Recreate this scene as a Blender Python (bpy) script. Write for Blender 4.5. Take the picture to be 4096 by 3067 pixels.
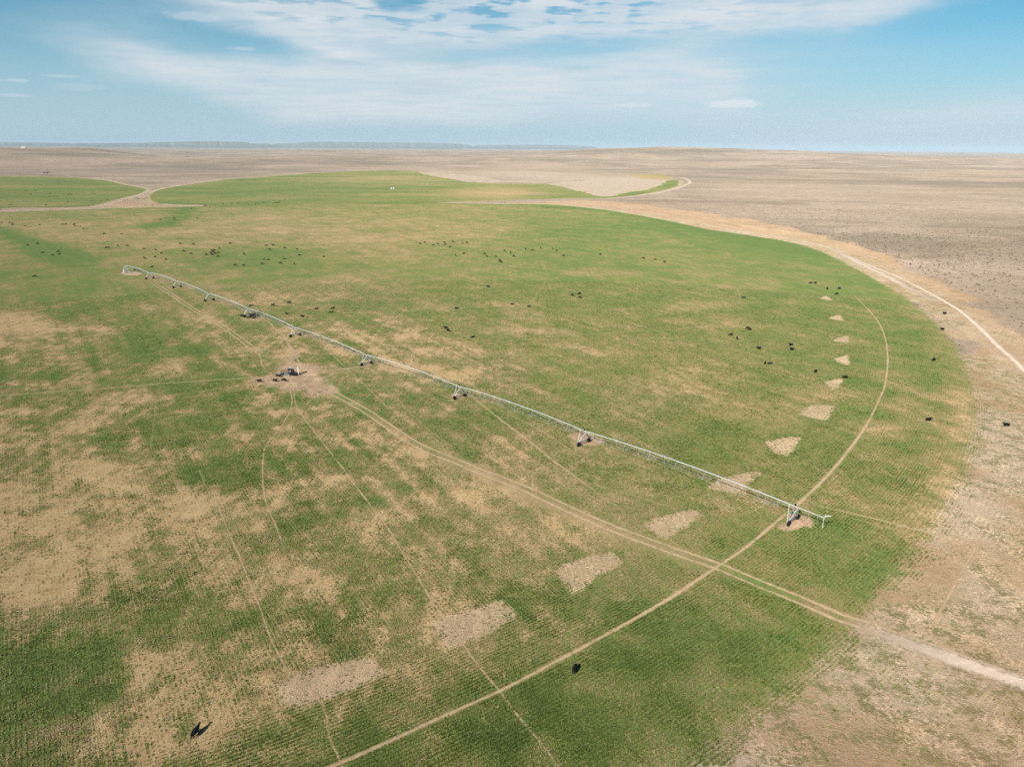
import bpy, bmesh, math, random
import numpy as np
from mathutils import Vector, Matrix, Quaternion

for o in list(bpy.data.objects):
    bpy.data.objects.remove(o)
scene = bpy.context.scene
col = scene.collection
R = math.radians
rng = np.random.default_rng(7)
random.seed(7)

# ------------------------------------------------------------------ camera
W, HH, F, HORIZON, ROLL, CAM_Z = 4096.0, 3067.0, 2840.0, 590.0, R(0.4), 75.0
PITCH = math.atan((HH / 2 - HORIZON) / F)
cam_data = bpy.data.cameras.new('camera')
cam_data.sensor_fit = 'HORIZONTAL'
cam_data.sensor_width = 36.0
cam_data.lens = 36.0 * F / W
cam_data.clip_start = 1.0
cam_data.clip_end = 200000.0
cam = bpy.data.objects.new('camera', cam_data)
col.objects.link(cam)
fwd = Vector((0, math.cos(PITCH), -math.sin(PITCH)))
up0 = Vector((0, math.sin(PITCH), math.cos(PITCH)))
right0 = Vector((1, 0, 0))
# horizon falls to the right: the camera is rolled anticlockwise
rt = right0 * math.cos(ROLL) + up0 * math.sin(ROLL)
up = up0 * math.cos(ROLL) - right0 * math.sin(ROLL)
m = Matrix((rt, up, -fwd)).transposed().to_4x4()
m.translation = Vector((0, 0, CAM_Z))
cam.matrix_world = m
scene.camera = cam

# ------------------------------------------------------------------ sun
SUN_TO = Vector((-0.80, -1.18, 1.0)).normalized()
SUN_EL = math.asin(SUN_TO.z)
SUN_AZ = math.atan2(SUN_TO.x, SUN_TO.y)
sd = bpy.data.lights.new('sun', 'SUN')
sd.energy = 5.0
sd.angle = R(0.53)
sd.color = (1.0, 0.94, 0.86)
sun = bpy.data.objects.new('sun', sd)
sun.rotation_euler = SUN_TO.to_track_quat('Z', 'Y').to_euler()
col.objects.link(sun)

scene.view_settings.view_transform = 'Standard'
scene.view_settings.look = 'None'
scene.view_settings.exposure = 0.38
scene.view_settings.gamma = 1.0
scene.view_settings.use_curve_mapping = False
scene.cycles.use_denoising = False
scene.cycles.max_bounces = 4
scene.cycles.diffuse_bounces = 2
scene.cycles.transparent_max_bounces = 16
scene.cycles.volume_bounces = 0

# ------------------------------------------------------------------ projection helpers (photograph pixel <-> place in the world)
def ray(px, py):
    x = px - W / 2; y = -(py - HH / 2)
    X = x * math.cos(ROLL) - y * math.sin(ROLL); Y = x * math.sin(ROLL) + y * math.cos(ROLL)
    return np.array((X, F * math.cos(PITCH) + Y * math.sin(PITCH), -F * math.sin(PITCH) + Y * math.cos(PITCH)))
def at(px, py, z=0.0):
    d = ray(px, py)
    t = (CAM_Z - z) / max(1e-6, -d[2])
    return np.array((d[0] * t, d[1] * t))
def fat(x, y):            # same, from the coordinates of the half-size overview
    return at(x * 1.8517, y * 1.8517)
def azel(px, py):
    d = ray(px, py)
    return math.degrees(math.atan2(d[0], d[1])), math.degrees(math.atan2(d[2], math.hypot(d[0], d[1])))

# ------------------------------------------------------------------ node helper
class NT:
    def __init__(s, tree):
        s.t = tree; s.n = tree.nodes; s.l = tree.links
    def node(s, typ, **kw):
        n = s.n.new(typ)
        for k, v in kw.items():
            setattr(n, k, v)
        return n
    def put(s, sock, v):
        if isinstance(v, bpy.types.NodeSocket):
            s.l.new(v, sock)
        elif v is not None:
            if hasattr(sock.default_value, '__len__') and not hasattr(v, '__len__'):
                v = (v, v, v, 1)[:len(sock.default_value)]
            elif hasattr(v, '__len__') and len(sock.default_value) == 4 and len(v) == 3:
                v = tuple(v) + (1,)
            sock.default_value = v
    def math(s, op, a, b=None, c=None, clamp=False):
        n = s.node('ShaderNodeMath', operation=op, use_clamp=clamp)
        s.put(n.inputs[0], a)
        if b is not None: s.put(n.inputs[1], b)
        if c is not None: s.put(n.inputs[2], c)
        return n.outputs[0]
    def add(s, a, b): return s.math('ADD', a, b)
    def sub(s, a, b): return s.math('SUBTRACT', a, b)
    def mul(s, a, b): return s.math('MULTIPLY', a, b)
    def madd(s, a, b, c): return s.math('MULTIPLY_ADD', a, b, c)
    def step(s, v, lo, hi):
        n = s.node('ShaderNodeMapRange', interpolation_type='SMOOTHSTEP')
        s.put(n.inputs[0], v); s.put(n.inputs[1], lo); s.put(n.inputs[2], hi)
        return n.outputs[0]
    def lin(s, v, lo, hi, a=0.0, b=1.0):
        n = s.node('ShaderNodeMapRange')
        s.put(n.inputs[0], v); s.put(n.inputs[1], lo); s.put(n.inputs[2], hi); s.put(n.inputs[3], a); s.put(n.inputs[4], b)
        return n.outputs[0]
    def mix(s, f, a, b, blend='MIX'):
        n = s.node('ShaderNodeMix', data_type='RGBA', blend_type=blend)
        s.put(n.inputs[0], f); s.put(n.inputs[6], a); s.put(n.inputs[7], b)
        return n.outputs[2]
    def noise(s, vec, scale, detail=2.0, rough=0.5, dist=0.0, lac=2.0):
        n = s.node('ShaderNodeTexNoise')
        if vec is not None: s.l.new(vec, n.inputs['Vector'])
        n.inputs['Scale'].default_value = scale; n.inputs['Detail'].default_value = detail
        n.inputs['Roughness'].default_value = rough; n.inputs['Distortion'].default_value = dist
        n.inputs['Lacunarity'].default_value = lac
        return n.outputs['Fac']
    def voro(s, vec, scale, rand=1.0):
        n = s.node('ShaderNodeTexVoronoi')
        s.l.new(vec, n.inputs['Vector'])
        n.inputs['Scale'].default_value = scale; n.inputs['Randomness'].default_value = rand
        return n.outputs['Distance'], n.outputs['Color']
    def mapping(s, vec, scale=(1, 1, 1), rot=(0, 0, 0), loc=(0, 0, 0)):
        n = s.node('ShaderNodeMapping')
        s.l.new(vec, n.inputs[0])
        n.inputs['Location'].default_value = loc; n.inputs['Rotation'].default_value = rot; n.inputs['Scale'].default_value = scale
        return n.outputs[0]
    def attr(s, name):
        return s.node('ShaderNodeAttribute', attribute_name=name).outputs['Fac']
    def pos(s):
        return s.node('ShaderNodeNewGeometry').outputs['Position']
    def bump(s, h, strength, dist):
        n = s.node('ShaderNodeBump')
        n.inputs['Strength'].default_value = strength; n.inputs['Distance'].default_value = dist
        s.l.new(h, n.inputs['Height'])
        return n.outputs[0]

def new_mat(name):
    mt = bpy.data.materials.new(name); mt.use_nodes = True
    mt.node_tree.nodes.clear()
    t = NT(mt.node_tree)
    out = t.node('ShaderNodeOutputMaterial')
    return mt, t, out
def principled(t, out, color, rough=0.8, metal=0.0, spec=0.3, normal=None, alpha=None):
    b = t.node('ShaderNodeBsdfPrincipled')
    t.put(b.inputs['Base Color'], color); t.put(b.inputs['Roughness'], rough); t.put(b.inputs['Metallic'], metal)
    b.inputs['Specular IOR Level'].default_value = spec
    if normal is not None: t.l.new(normal, b.inputs['Normal'])
    if alpha is not None: t.put(b.inputs['Alpha'], alpha)
    if out is not None: t.l.new(b.outputs[0], out.inputs['Surface'])
    return b

# ------------------------------------------------------------------ world: Nishita sky with thin high cloud
world = bpy.data.worlds.new('World'); scene.world = world; world.use_nodes = True
world.node_tree.nodes.clear()
t = NT(world.node_tree)
wo = t.node('ShaderNodeOutputWorld')
bg = t.node('ShaderNodeBackground')
t.l.new(bg.outputs[0], wo.inputs[0])
sky = t.node('ShaderNodeTexSky', sky_type='NISHITA')
sky.sun_disc = False
sky.sun_elevation = SUN_EL; sky.sun_rotation = SUN_AZ
sky.altitude = 1300; sky.air_density = 1.0; sky.dust_density = 0.6; sky.ozone_density = 2.0
tc = t.node('ShaderNodeTexCoord')
sep = t.node('ShaderNodeSeparateXYZ'); t.l.new(tc.outputs['Generated'], sep.inputs[0])
dx, dy, dz = sep.outputs
az = t.mul(t.math('ARCTAN2', dx, dy), 57.29578)
el = t.mul(t.math('ARCSINE', dz), 57.29578)
# the cloud sheet lies high and flat: it is textured in the plane of the sheet
dzc = t.math('MAXIMUM', t.add(dz, 0.03), 0.02)
comb = t.node('ShaderNodeCombineXYZ')
t.l.new(t.math('DIVIDE', dx, dzc), comb.inputs[0]); t.l.new(t.math('DIVIDE', dy, dzc), comb.inputs[1])
plane = comb.outputs[0]
comb2 = t.node('ShaderNodeCombineXYZ')
t.l.new(az, comb2.inputs[0]); t.l.new(el, comb2.inputs[1])
ae = comb2.outputs[0]
warp = t.noise(t.mapping(ae, (0.10, 0.35, 1)), 1.0, 4, 0.6)
warp2 = t.noise(t.mapping(ae, (0.10, 0.35, 1), loc=(31, 17, 0)), 1.0, 4, 0.6)
azw = t.madd(t.sub(warp, 0.5), 9.0, az)
elw = t.madd(t.sub(warp2, 0.5), 2.4, el)
mott = t.noise(plane, 1.6, 6, 0.62)
streak = t.noise(t.mapping(ae, (0.05, 0.8, 1), rot=(0, 0, R(-12))), 1.6, 5, 0.6, 0.6)
def sky_blob(px, py, rx, ry, soft=0.75, tilt=0.0, rough=1.0):
    """soft elliptical veil centred where the overview pixel looks; radii in overview pixels"""
    a0, e0 = azel(px * 1.8517, py * 1.8517)
    da = t.sub(azw if rough else az, a0); de = t.sub(elw if rough else el, e0)
    k = 57.29578 * 1.8517 / F
    if tilt:
        c, s_ = math.cos(R(tilt)), math.sin(R(tilt))
        da, de = t.add(t.mul(da, c), t.mul(de, s_)), t.sub(t.mul(de, c), t.mul(da, s_))
    q = t.add(t.math('POWER', t.math('ABSOLUTE', t.mul(da, 1 / (rx * k))), 2), t.math('POWER', t.math('ABSOLUTE', t.mul(de, 1 / (ry * k))), 2))
    return t.step(t.math('SQRT', q), 1.0 + soft * 0.5, max(0.0, 1.0 - soft))
cl = None
VEILS = [  # px, py, rx, ry, amount, softness, tilt
    (1150, 20, 760, 75, 0.90, 0.4, 0), (1700, 15, 230, 45, 0.85, 0.3, 0), (640, 45, 190, 75, 0.8, 0.7, -25),
    (760, 165, 400, 75, 0.92, 0.9, -4), (1180, 180, 440, 70, 0.98, 0.9, 0), (860, 230, 260, 38, 0.9, 0.8, 0),
    (1480, 165, 140, 65, 0.75, 0.9, -22), (430, 150, 260, 50, 0.62, 1.0, -14), (1960, 260, 420, 60, 0.40, 1.0, 0),
    (2180, 245, 160, 22, 0.35, 0.9, 0), (1640, 110, 330, 60, 0.25, 1.0, 0),
]
for px, py, rx, ry, amt, soft, tilt in VEILS:
    b = t.mul(sky_blob(px, py, rx, ry, soft, tilt), amt)
    cl = b if cl is None else t.sub(t.add(cl, b), t.mul(cl, b))
tex = t.add(t.mul(mott, 0.75), t.add(t.mul(streak, 0.45), t.mul(warp, .45)))
cl = t.mul(cl, t.lin(tex, 0.55, 1.02, 0.50, 1.15))
# mottled holes in the top deck
holes = t.mul(t.step(t.noise(plane, 3.4, 4, 0.55), 0.50, 0.36), sky_blob(1080, 20, 560, 60, 0.8))
cl = t.mul(cl, t.sub(1.0, t.mul(holes, 0.8)))
for px, py, rx, ry, amt, soft, tilt in [(500, 95, 170, 30, 0.85, 0.8, -8), (1230, 100, 260, 14, 0.55, 0.9, 3), (2080, 45, 150, 45, 0.6, 0.9, 0), (850, 8, 40, 14, 0.8, 0.7, 0)]:
    cl = t.mul(cl, t.sub(1.0, t.mul(sky_blob(px, py, rx, ry, soft, tilt), amt)))
# small crisp clouds
crisp = None
for px, py, rx, ry, amt in [(1583, 225, 58, 9, 0.85), (1370, 228, 50, 5, 0.5), (425, 37, 62, 9, 0.35), (35, 174, 28, 3, 0.32), (130, 165, 30, 3, 0.28), (25, 206, 34, 3, 0.3), (170, 188, 50, 8, 0.15), (525, 106, 28, 4, 0.3)]:
    a0, e0 = azel(px * 1.8517, py * 1.8517)
    k = 57.29578 * 1.8517 / F
    fine = t.noise(t.mapping(ae, (1.3, 2.2, 1), loc=(px, py, 0)), 1.0, 5, 0.6)
    da = t.mul(t.sub(az, a0), 1 / (rx * k)); de = t.mul(t.sub(el, e0), 1 / (ry * k))
    q = t.add(t.math('SQRT', t.add(t.mul(da, da), t.mul(de, de))), t.mul(t.sub(fine, 0.5), 1.5))
    b = t.mul(t.step(q, 1.1, 0.45), amt)
    crisp = b if crisp is None else t.math('MAXIMUM', crisp, b)
# grey undersides
dark = None
for px, py, rx, ry, amt in [(760, 140, 65, 9, 0.5), (920, 128, 90, 12, 0.4), (1000, 138, 60, 7, 0.4), (1225, 151, 55, 6, 0.5), (900, 195, 90, 25, 0.35)]:
    b = t.mul(sky_blob(px, py, rx, ry, 0.8), amt)
    dark = b if dark is None else t.math('MAXIMUM', dark, b)
hsv = t.node('ShaderNodeHueSaturation')
hsv.inputs['Hue'].default_value = 0.48; hsv.inputs['Saturation'].default_value = 1.25; hsv.inputs['Value'].default_value = 1.0
t.l.new(sky.outputs[0], hsv.inputs['Color'])
SKY_T = (.47, .75, .79)
# aerosol near the horizon whitens the blue
tint_ = t.mix(t.step(el, 12.0, 26.0), (SKY_T[0], SKY_T[1], SKY_T[2], 1), (.55, .52, .50, 1))
deep = t.mix(1.0, hsv.outputs[0], tint_, 'MULTIPLY')
hz = t.step(el, 10.5, -1.0)
base = t.mix(t.mul(hz, 0.95), deep, (3.95, 5.3, 6.5, 1))
cloud_col = t.mix(t.math('MINIMUM', dark, 1.0), (6.2, 6.75, 7.2, 1), (4.1, 5.2, 6.1, 1))
final = t.mix(t.math('MINIMUM', cl, 1.0), base, cloud_col)
final = t.mix(crisp, final, (6.6, 7.2, 7.7, 1))
t.l.new(final, bg.inputs['Color'])
bg.inputs['Strength'].default_value = 0.086

# ------------------------------------------------------------------ numpy noise
def vnoise(x, y, seed=0):
    xi = np.floor(x).astype(np.int64); yi = np.floor(y).astype(np.int64)
    fx = x - xi; fy = y - yi
    fx = fx * fx * (3 - 2 * fx); fy = fy * fy * (3 - 2 * fy)
    def h(a, b):
        n = (a * 374761393 + b * 668265263 + seed * 982451653) & 0x7fffffff
        n = ((n ^ (n >> 13)) * 1274126177) & 0x7fffffff
        return ((n ^ (n >> 16)) & 0xffff) / 65535.0
    return (h(xi, yi) * (1 - fx) + h(xi + 1, yi) * fx) * (1 - fy) + (h(xi, yi + 1) * (1 - fx) + h(xi + 1, yi + 1) * fx) * fy
def fbm(x, y, octv=4, seed=0):
    v = 0; a = 0.5; s = 0
    for i in range(octv):
        v = v + a * vnoise(x, y, seed + i * 17); s += a; x = x * 2.03 + 11.3; y = y * 2.03 + 5.7; a *= 0.5
    return v / s
def sstep(v, a, b):
    u = np.clip((v - a) / (b - a), 0, 1); return u * u * (3 - 2 * u)

# ------------------------------------------------------------------ terrain height
HILLS = []   # x, y, sx, sy, h
def hill(px, dist, wpx, depth, h):
    d = ray(px, 590); a = math.atan2(d[0], d[1])
    HILLS.append((dist * math.sin(a), dist * math.cos(a), a, dist * wpx / F, depth, h))
hill(-150, 4200, 420, 900, 50); hill(360, 4600, 150, 700, 34); hill(2600, 7000, 430, 1800, 78); hill(3060, 6200, 420, 1200, 30)
hill(1500, 4300, 420, 500, 28); hill(1250, 3300, 400, 350, 16); hill(2150, 3600, 420, 420, 30); hill(2420, 4600, 260, 420, 36)
hill(700, 3400, 420, 320, 18); hill(3700, 5200, 700, 700, 32); hill(1180, 9500, 260, 1200, 28); hill(2200, 12000, 420, 1500, 30)
hill(3250, 3600, 520, 420, 22); hill(1700, 7000, 500, 900, 14)
def terrain(x, y):
    x = np.asarray(x, float); y = np.asarray(y, float)
    r = np.hypot(x, y)
    far = sstep(r, 2300, 5000)
    z = far * ((fbm(x / 1400, y / 1400, 4, 3) - 0.5) * 46 + (fbm(x / 420, y / 420, 4, 9) - 0.5) * 24)
    for hx, hy, a, sx, sy, h in HILLS:
        u = (x - hx) * math.cos(a) - (y - hy) * math.sin(a)
        v = (x - hx) * math.sin(a) + (y - hy) * math.cos(a)
        z = z + h * np.exp(-(u / sx) ** 2 - (v / sy) ** 2) * sstep(r, 2300, 3600)
    return z
def tz(x, y): return float(terrain(np.array([x]), np.array([y]))[0])

# ------------------------------------------------------------------ the irrigator's place, needed by the field pattern
PIVOT = at(505, 1091)
TOWERS_PX = [(595, 1090), (705, 1123), (833.5, 1174), (990, 1233), (1177.5, 1309), (1463, 1418.5), (1836, 1545), (2334, 1722), (3176, 2023)]
PIPE_Z = 3.85
TOWERS = [at(px, py, PIPE_Z) for px, py in TOWERS_PX]
END = at(3295, 2069, 3.75)
RT = [float(np.hypot(*(q - PIVOT))) for q in TOWERS]

# ------------------------------------------------------------------ fields
def P(lst): return [at(*q) for q in lst]
main_edge = P([(0, 850), (199, 843), (447, 834), (796, 826), (1022, 818), (1298, 811), (1646, 809), (1850, 814), (2000, 817), (2189, 818), (2298, 826), (2447, 843), (2577, 865), (2696, 888), (2845, 920), (2994, 942), (3109, 958), (3198, 978), (3287, 1005), (3380, 1050), (3470, 1098), (3560, 1150), (3650, 1210), (3720, 1265), (3775, 1320), (3820, 1375), (3850, 1430), (3875, 1490), (3900, 1545), (3912, 1600), (3908, 1700), (3890, 1800), (3855, 1905), (3805, 2000), (3747, 2116), (3664, 2225), (3586, 2322), (3490, 2412), (3412, 2515), (3316, 2618), (3213, 2715), (3075, 2825), (2907, 2944), (2759, 3067)])
last = main_edge[-1]; rl = np.hypot(*(last - PIVOT)); a0 = math.atan2(last[1] - PIVOT[1], last[0] - PIVOT[0])
first = main_edge[0]; a1 = math.atan2(first[1] - PIVOT[1], first[0] - PIVOT[0]); rf = np.hypot(*(first - PIVOT))
while a1 > a0: a1 -= 2 * math.pi
for i in range(1, 40):
    u = i / 40; a = a0 + (a1 - a0) * u; rr = rl + (rf - rl) * u
    main_edge.append(np.array((PIVOT[0] + rr * math.cos(a), PIVOT[1] + rr * math.sin(a))))
left_edge = P([(0, 704), (149, 706), (298, 710), (423, 722), (497, 739), (547, 749), (582, 756), (587, 761), (572, 773.5), (522, 785), (448, 803), (398, 818), (348, 828), (199, 832), (50, 832), (0, 836), (-400, 838), (-900, 815), (-1000, 770), (-700, 722), (-300, 706)])
far_edge = P([(597, 783), (622, 764), (666, 751), (746, 739), (895, 719), (1100, 705), (1249, 694), (1447, 684), (1572, 682.5), (1671, 686.5), (1696, 698), (1815, 718), (1870, 728), (1994, 734), (2100, 738), (2189, 736), (2258, 749), (2348, 771), (2418, 787), (2497, 773.5), (2621, 749), (2671, 721), (2716, 722), (2713, 744), (2646, 763.5), (2547, 781), (2432, 793), (2199, 796), (2000, 802), (1700, 812), (1646, 815), (1298, 817), (1022, 824), (900, 828), (796, 820), (622, 816), (600, 800)])
strip_edge = P([(1720, 686), (1900, 687), (2164, 686), (2438, 703), (2636, 696), (2690, 712), (2676, 720), (2560, 716), (2423, 713.5), (2323, 721), (2205, 729), (2189, 733), (2000, 731), (1900, 714), (1780, 696)])
fallow_edge = P([(2189, 735), (2323, 722), (2423, 714), (2560, 716), (2671, 721), (2621, 749), (2497, 773), (2418, 787), (2348, 771), (2258, 749)])
wedge_edge = P([(1671, 687), (1740, 689), (1850, 698), (1960, 713), (2050, 728), (1960, 732), (1870, 728), (1815, 718), (1696, 698)])
shrub_line = P([(2130, 815), (2300, 800), (2500, 812), (2700, 838), (2900, 866), (3100, 896), (3240, 940), (3420, 990), (3560, 1050), (3700, 1112), (3850, 1185), (4000, 1290), (4200, 1430), (4700, 2000), (5200, 3300), (2700, 3300), (2759, 3067), (3213, 2715), (3586, 2322), (3805, 2000), (3912, 1600), (3820, 1375), (3650, 1210), (3287, 1005), (2994, 942), (2577, 865), (2298, 826)])

def poly_sd(x, y, poly):
    """signed distance, positive inside"""
    pts = np.array(poly); n = len(pts)
    ins = np.zeros(x.shape, bool); d2 = np.full(x.shape, 1e18)
    for i in range(n):
        ax, ay = pts[i]; bx, by = pts[(i + 1) % n]
        ex, ey = bx - ax, by - ay
        u = np.clip(((x - ax) * ex + (y - ay) * ey) / (ex * ex + ey * ey + 1e-9), 0, 1)
        d2 = np.minimum(d2, (x - ax - u * ex) ** 2 + (y - ay - u * ey) ** 2)
        c = ((ay > y) != (by > y))
        xi = (bx - ax) * (y - ay) / ((by - ay) if abs(by - ay) > 1e-9 else 1e-9) + ax
        ins ^= c & (x < xi)
    return np.where(ins, 1, -1) * np.sqrt(d2)
def line_d(x, y, pts):
    d2 = np.full(x.shape, 1e18)
    for i in range(len(pts) - 1):
        ax, ay = pts[i]; bx, by = pts[i + 1]; ex, ey = bx - ax, by - ay
        u = np.clip(((x - ax) * ex + (y - ay) * ey) / (ex * ex + ey * ey + 1e-9), 0, 1)
        d2 = np.minimum(d2, (x - ax - u * ex) ** 2 + (y - ay - u * ey) ** 2)
    return np.sqrt(d2)

# how thick the crop stands: ellipses (overview pixel of the centre, half sizes, amount), turned into places on the ground
BLOBS = [
    (420, 1160, 560, 230, -.10), (1000, 1120, 330, 150, -.09), (560, 1420, 260, 160, -.09), (250, 900, 330, 90, -.08), (900, 760, 300, 60, -.06),
    (90, 600, 190, 40, .35), (230, 640, 130, 26, .2), (560, 566, 190, 34, .38), (330, 735, 70, 40, .32), (450, 790, 100, 55, .25), (120, 790, 170, 60, .12),
    (470, 935, 120, 60, .28), (620, 1010, 120, 60, .22), (680, 1150, 110, 60, .30), (830, 1120, 130, 60, .12), (500, 1010, 90, 40, .2),
    (120, 1400, 230, 85, .42), (220, 1330, 160, 50, .25), (60, 1480, 120, 70, .22), (560, 1290, 60, 60, .18), (720, 1330, 110, 70, .22), (880, 1510, 170, 70, .36), (1000, 1600, 260, 60, .38),
    (1350, 1500, 200, 110, .33), (1500, 1350, 160, 80, .25), (1250, 1620, 250, 60, .32), (1650, 1420, 110, 80, .25), (1750, 1320, 110, 60, .22), (1880, 1230, 140, 60, .25), (2000, 1080, 90, 60, .05),
    (1450, 500, 330, 26, .22), (1700, 530, 140, 20, .32), (1300, 560, 300, 40, .1), (1050, 590, 250, 40, .14), (1000, 680, 110, 30, .12), (1480, 640, 180, 30, .1), (2020, 730, 90, 50, .22), (1850, 660, 120, 50, .08),
    (1450, 950, 160, 50, .14), (1250, 830, 120, 40, .05), (1320, 1000, 120, 40, .1), (1000, 900, 110, 30, .12), (800, 650, 120, 26, .1),
    (700, 480, 420, 30, -.10), (400, 500, 170, 26, -.14), (780, 515, 110, 9, -.30), (640, 500, 260, 24, -.08), (420, 530, 70, 6, -.2), (90, 500, 160, 20, -.12), (980, 505, 110, 8, -.22),
    (60, 725, 110, 34, -.30), (30, 690, 80, 20, -.25), (470, 700, 90, 24, -.18), (120, 770, 80, 20, -.12), (560, 650, 40, 12, -.15),
    (150, 1040, 210, 100, -.34), (380, 1120, 170, 80, -.30), (420, 1040, 90, 34, -.26), (100, 1150, 150, 70, -.22), (350, 1240, 220, 40, -.30), (430, 1380, 110, 80, -.30), (360, 1560, 180, 60, -.38), (480, 1480, 130, 60, -.28), (650, 1230, 90, 34, -.30), (700, 1380, 70, 30, -.22), (690, 1465, 110, 40, -.2),
    (820, 740, 110, 24, -.22), (900, 790, 180, 34, -.22), (980, 830, 120, 24, -.12), (760, 610, 60, 10, -.22), (1280, 590, 60, 8, -.42), (1500, 665, 60, 8, -.3), (1150, 690, 60, 12, -.12), (1160, 715, 60, 14, -.18),
    (1400, 850, 220, 40, -.10), (1560, 820, 200, 50, -.10), (1300, 760, 140, 24, -.12), (1680, 900, 90, 30, -.22), (1770, 950, 90, 30, -.12), (1100, 960, 200, 40, -.16), (1250, 1180, 110, 30, -.18), (1130, 1150, 160, 50, -.14), (1150, 1270, 60, 34, -.2), (930, 950, 70, 26, -.14), (900, 1310, 50, 40, -.15),
    (1050, 1420, 90, 50, -.16), (1600, 1100, 120, 30, -.2), (1920, 880, 50, 90, -.24), (1960, 960, 60, 70, -.12), (2080, 960, 26, 110, -.28), (1100, 1040, 130, 30, -.08),
    (900, 1150, 330, 130, -.13), (1180, 1010, 260, 80, -.10), (620, 1080, 90, 120, -.06), (560, 1450, 150, 120, -.12), (250, 1180, 240, 120, -.10), (350, 600, 60, 6, -.1), (1550, 700, 80, 12, -.15), (1740, 860, 60, 16, -.3), (870, 985, 34, 16, -.3),
]
PATCHES = [[(1210, 1235), (1225, 1220), (1320, 1198), (1337, 1213), (1262, 1258), (1240, 1277)], [(943, 1348), (985, 1328), (1085, 1303), (1108, 1333), (1000, 1385), (973, 1394)], [(610, 1482), (680, 1450), (780, 1425), (824, 1455), (700, 1505), (625, 1527)],
           [(1400, 1137), (1425, 1120), (1497, 1104), (1514, 1109), (1438, 1161)], [(1535, 1052), (1560, 1035), (1637, 1020), (1592, 1064)], [(1658, 955), (1690, 948), (1725, 945), (1700, 982), (1678, 977)],
           [(1731, 895), (1758, 876), (1800, 879), (1778, 906)], [(1783, 826), (1816, 819), (1802, 839)], [(1803, 777), (1829, 769), (1829, 788)], [(1803, 736), (1829, 726), (1829, 740)], [(1791, 688), (1811, 680), (1818, 692)], [(1772, 645), (1785, 640), (1796, 648)]]
PATCHES = [[fat(*q) for q in p] for p in PATCHES]
SOILS = [  # trampled bare soil: overview centre, half sizes, amount
    (640, 803, 58, 19, 1.0), (655, 830, 80, 16, .7), (632, 770, 18, 26, .7), (600, 822, 60, 12, .8), (720, 800, 90, 10, .45), (283, 591, 30, 5.5, 1.0), (705, 845, 40, 14, .7), (760, 875, 40, 18, .4),
    (1710, 1125, 34, 17, .95), (1258, 948, 40, 14, .85), (985, 855, 32, 7, .8), (790, 783, 30, 5, .7), (637, 722, 22, 4, .6), (540, 688, 34, 7, .55), (452, 648, 22, 3.4, .5), (383, 619, 20, 3, .5), (322, 601, 18, 2.6, .6),
    (1660, 600, 0.1, 0.1, 0)]
def ell(x, y, cx, cy, rx, ry):
    c = fat(cx, cy); a = fat(cx + rx, cy) - c; b = fat(cx, cy - ry) - c
    det = a[0] * b[1] - a[1] * b[0]
    u = ((x - c[0]) * b[1] - (y - c[1]) * b[0]) / det; v = (a[0] * (y - c[1]) - a[1] * (x - c[0])) / det
    return u * u + v * v
ROW_AZ = R(-33)
RB = float(np.mean([np.hypot(*(fat(*q) - PIVOT)) for q in [(1240, 1276), (975, 1393), (625, 1526), (1437, 1161)]]))

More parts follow.
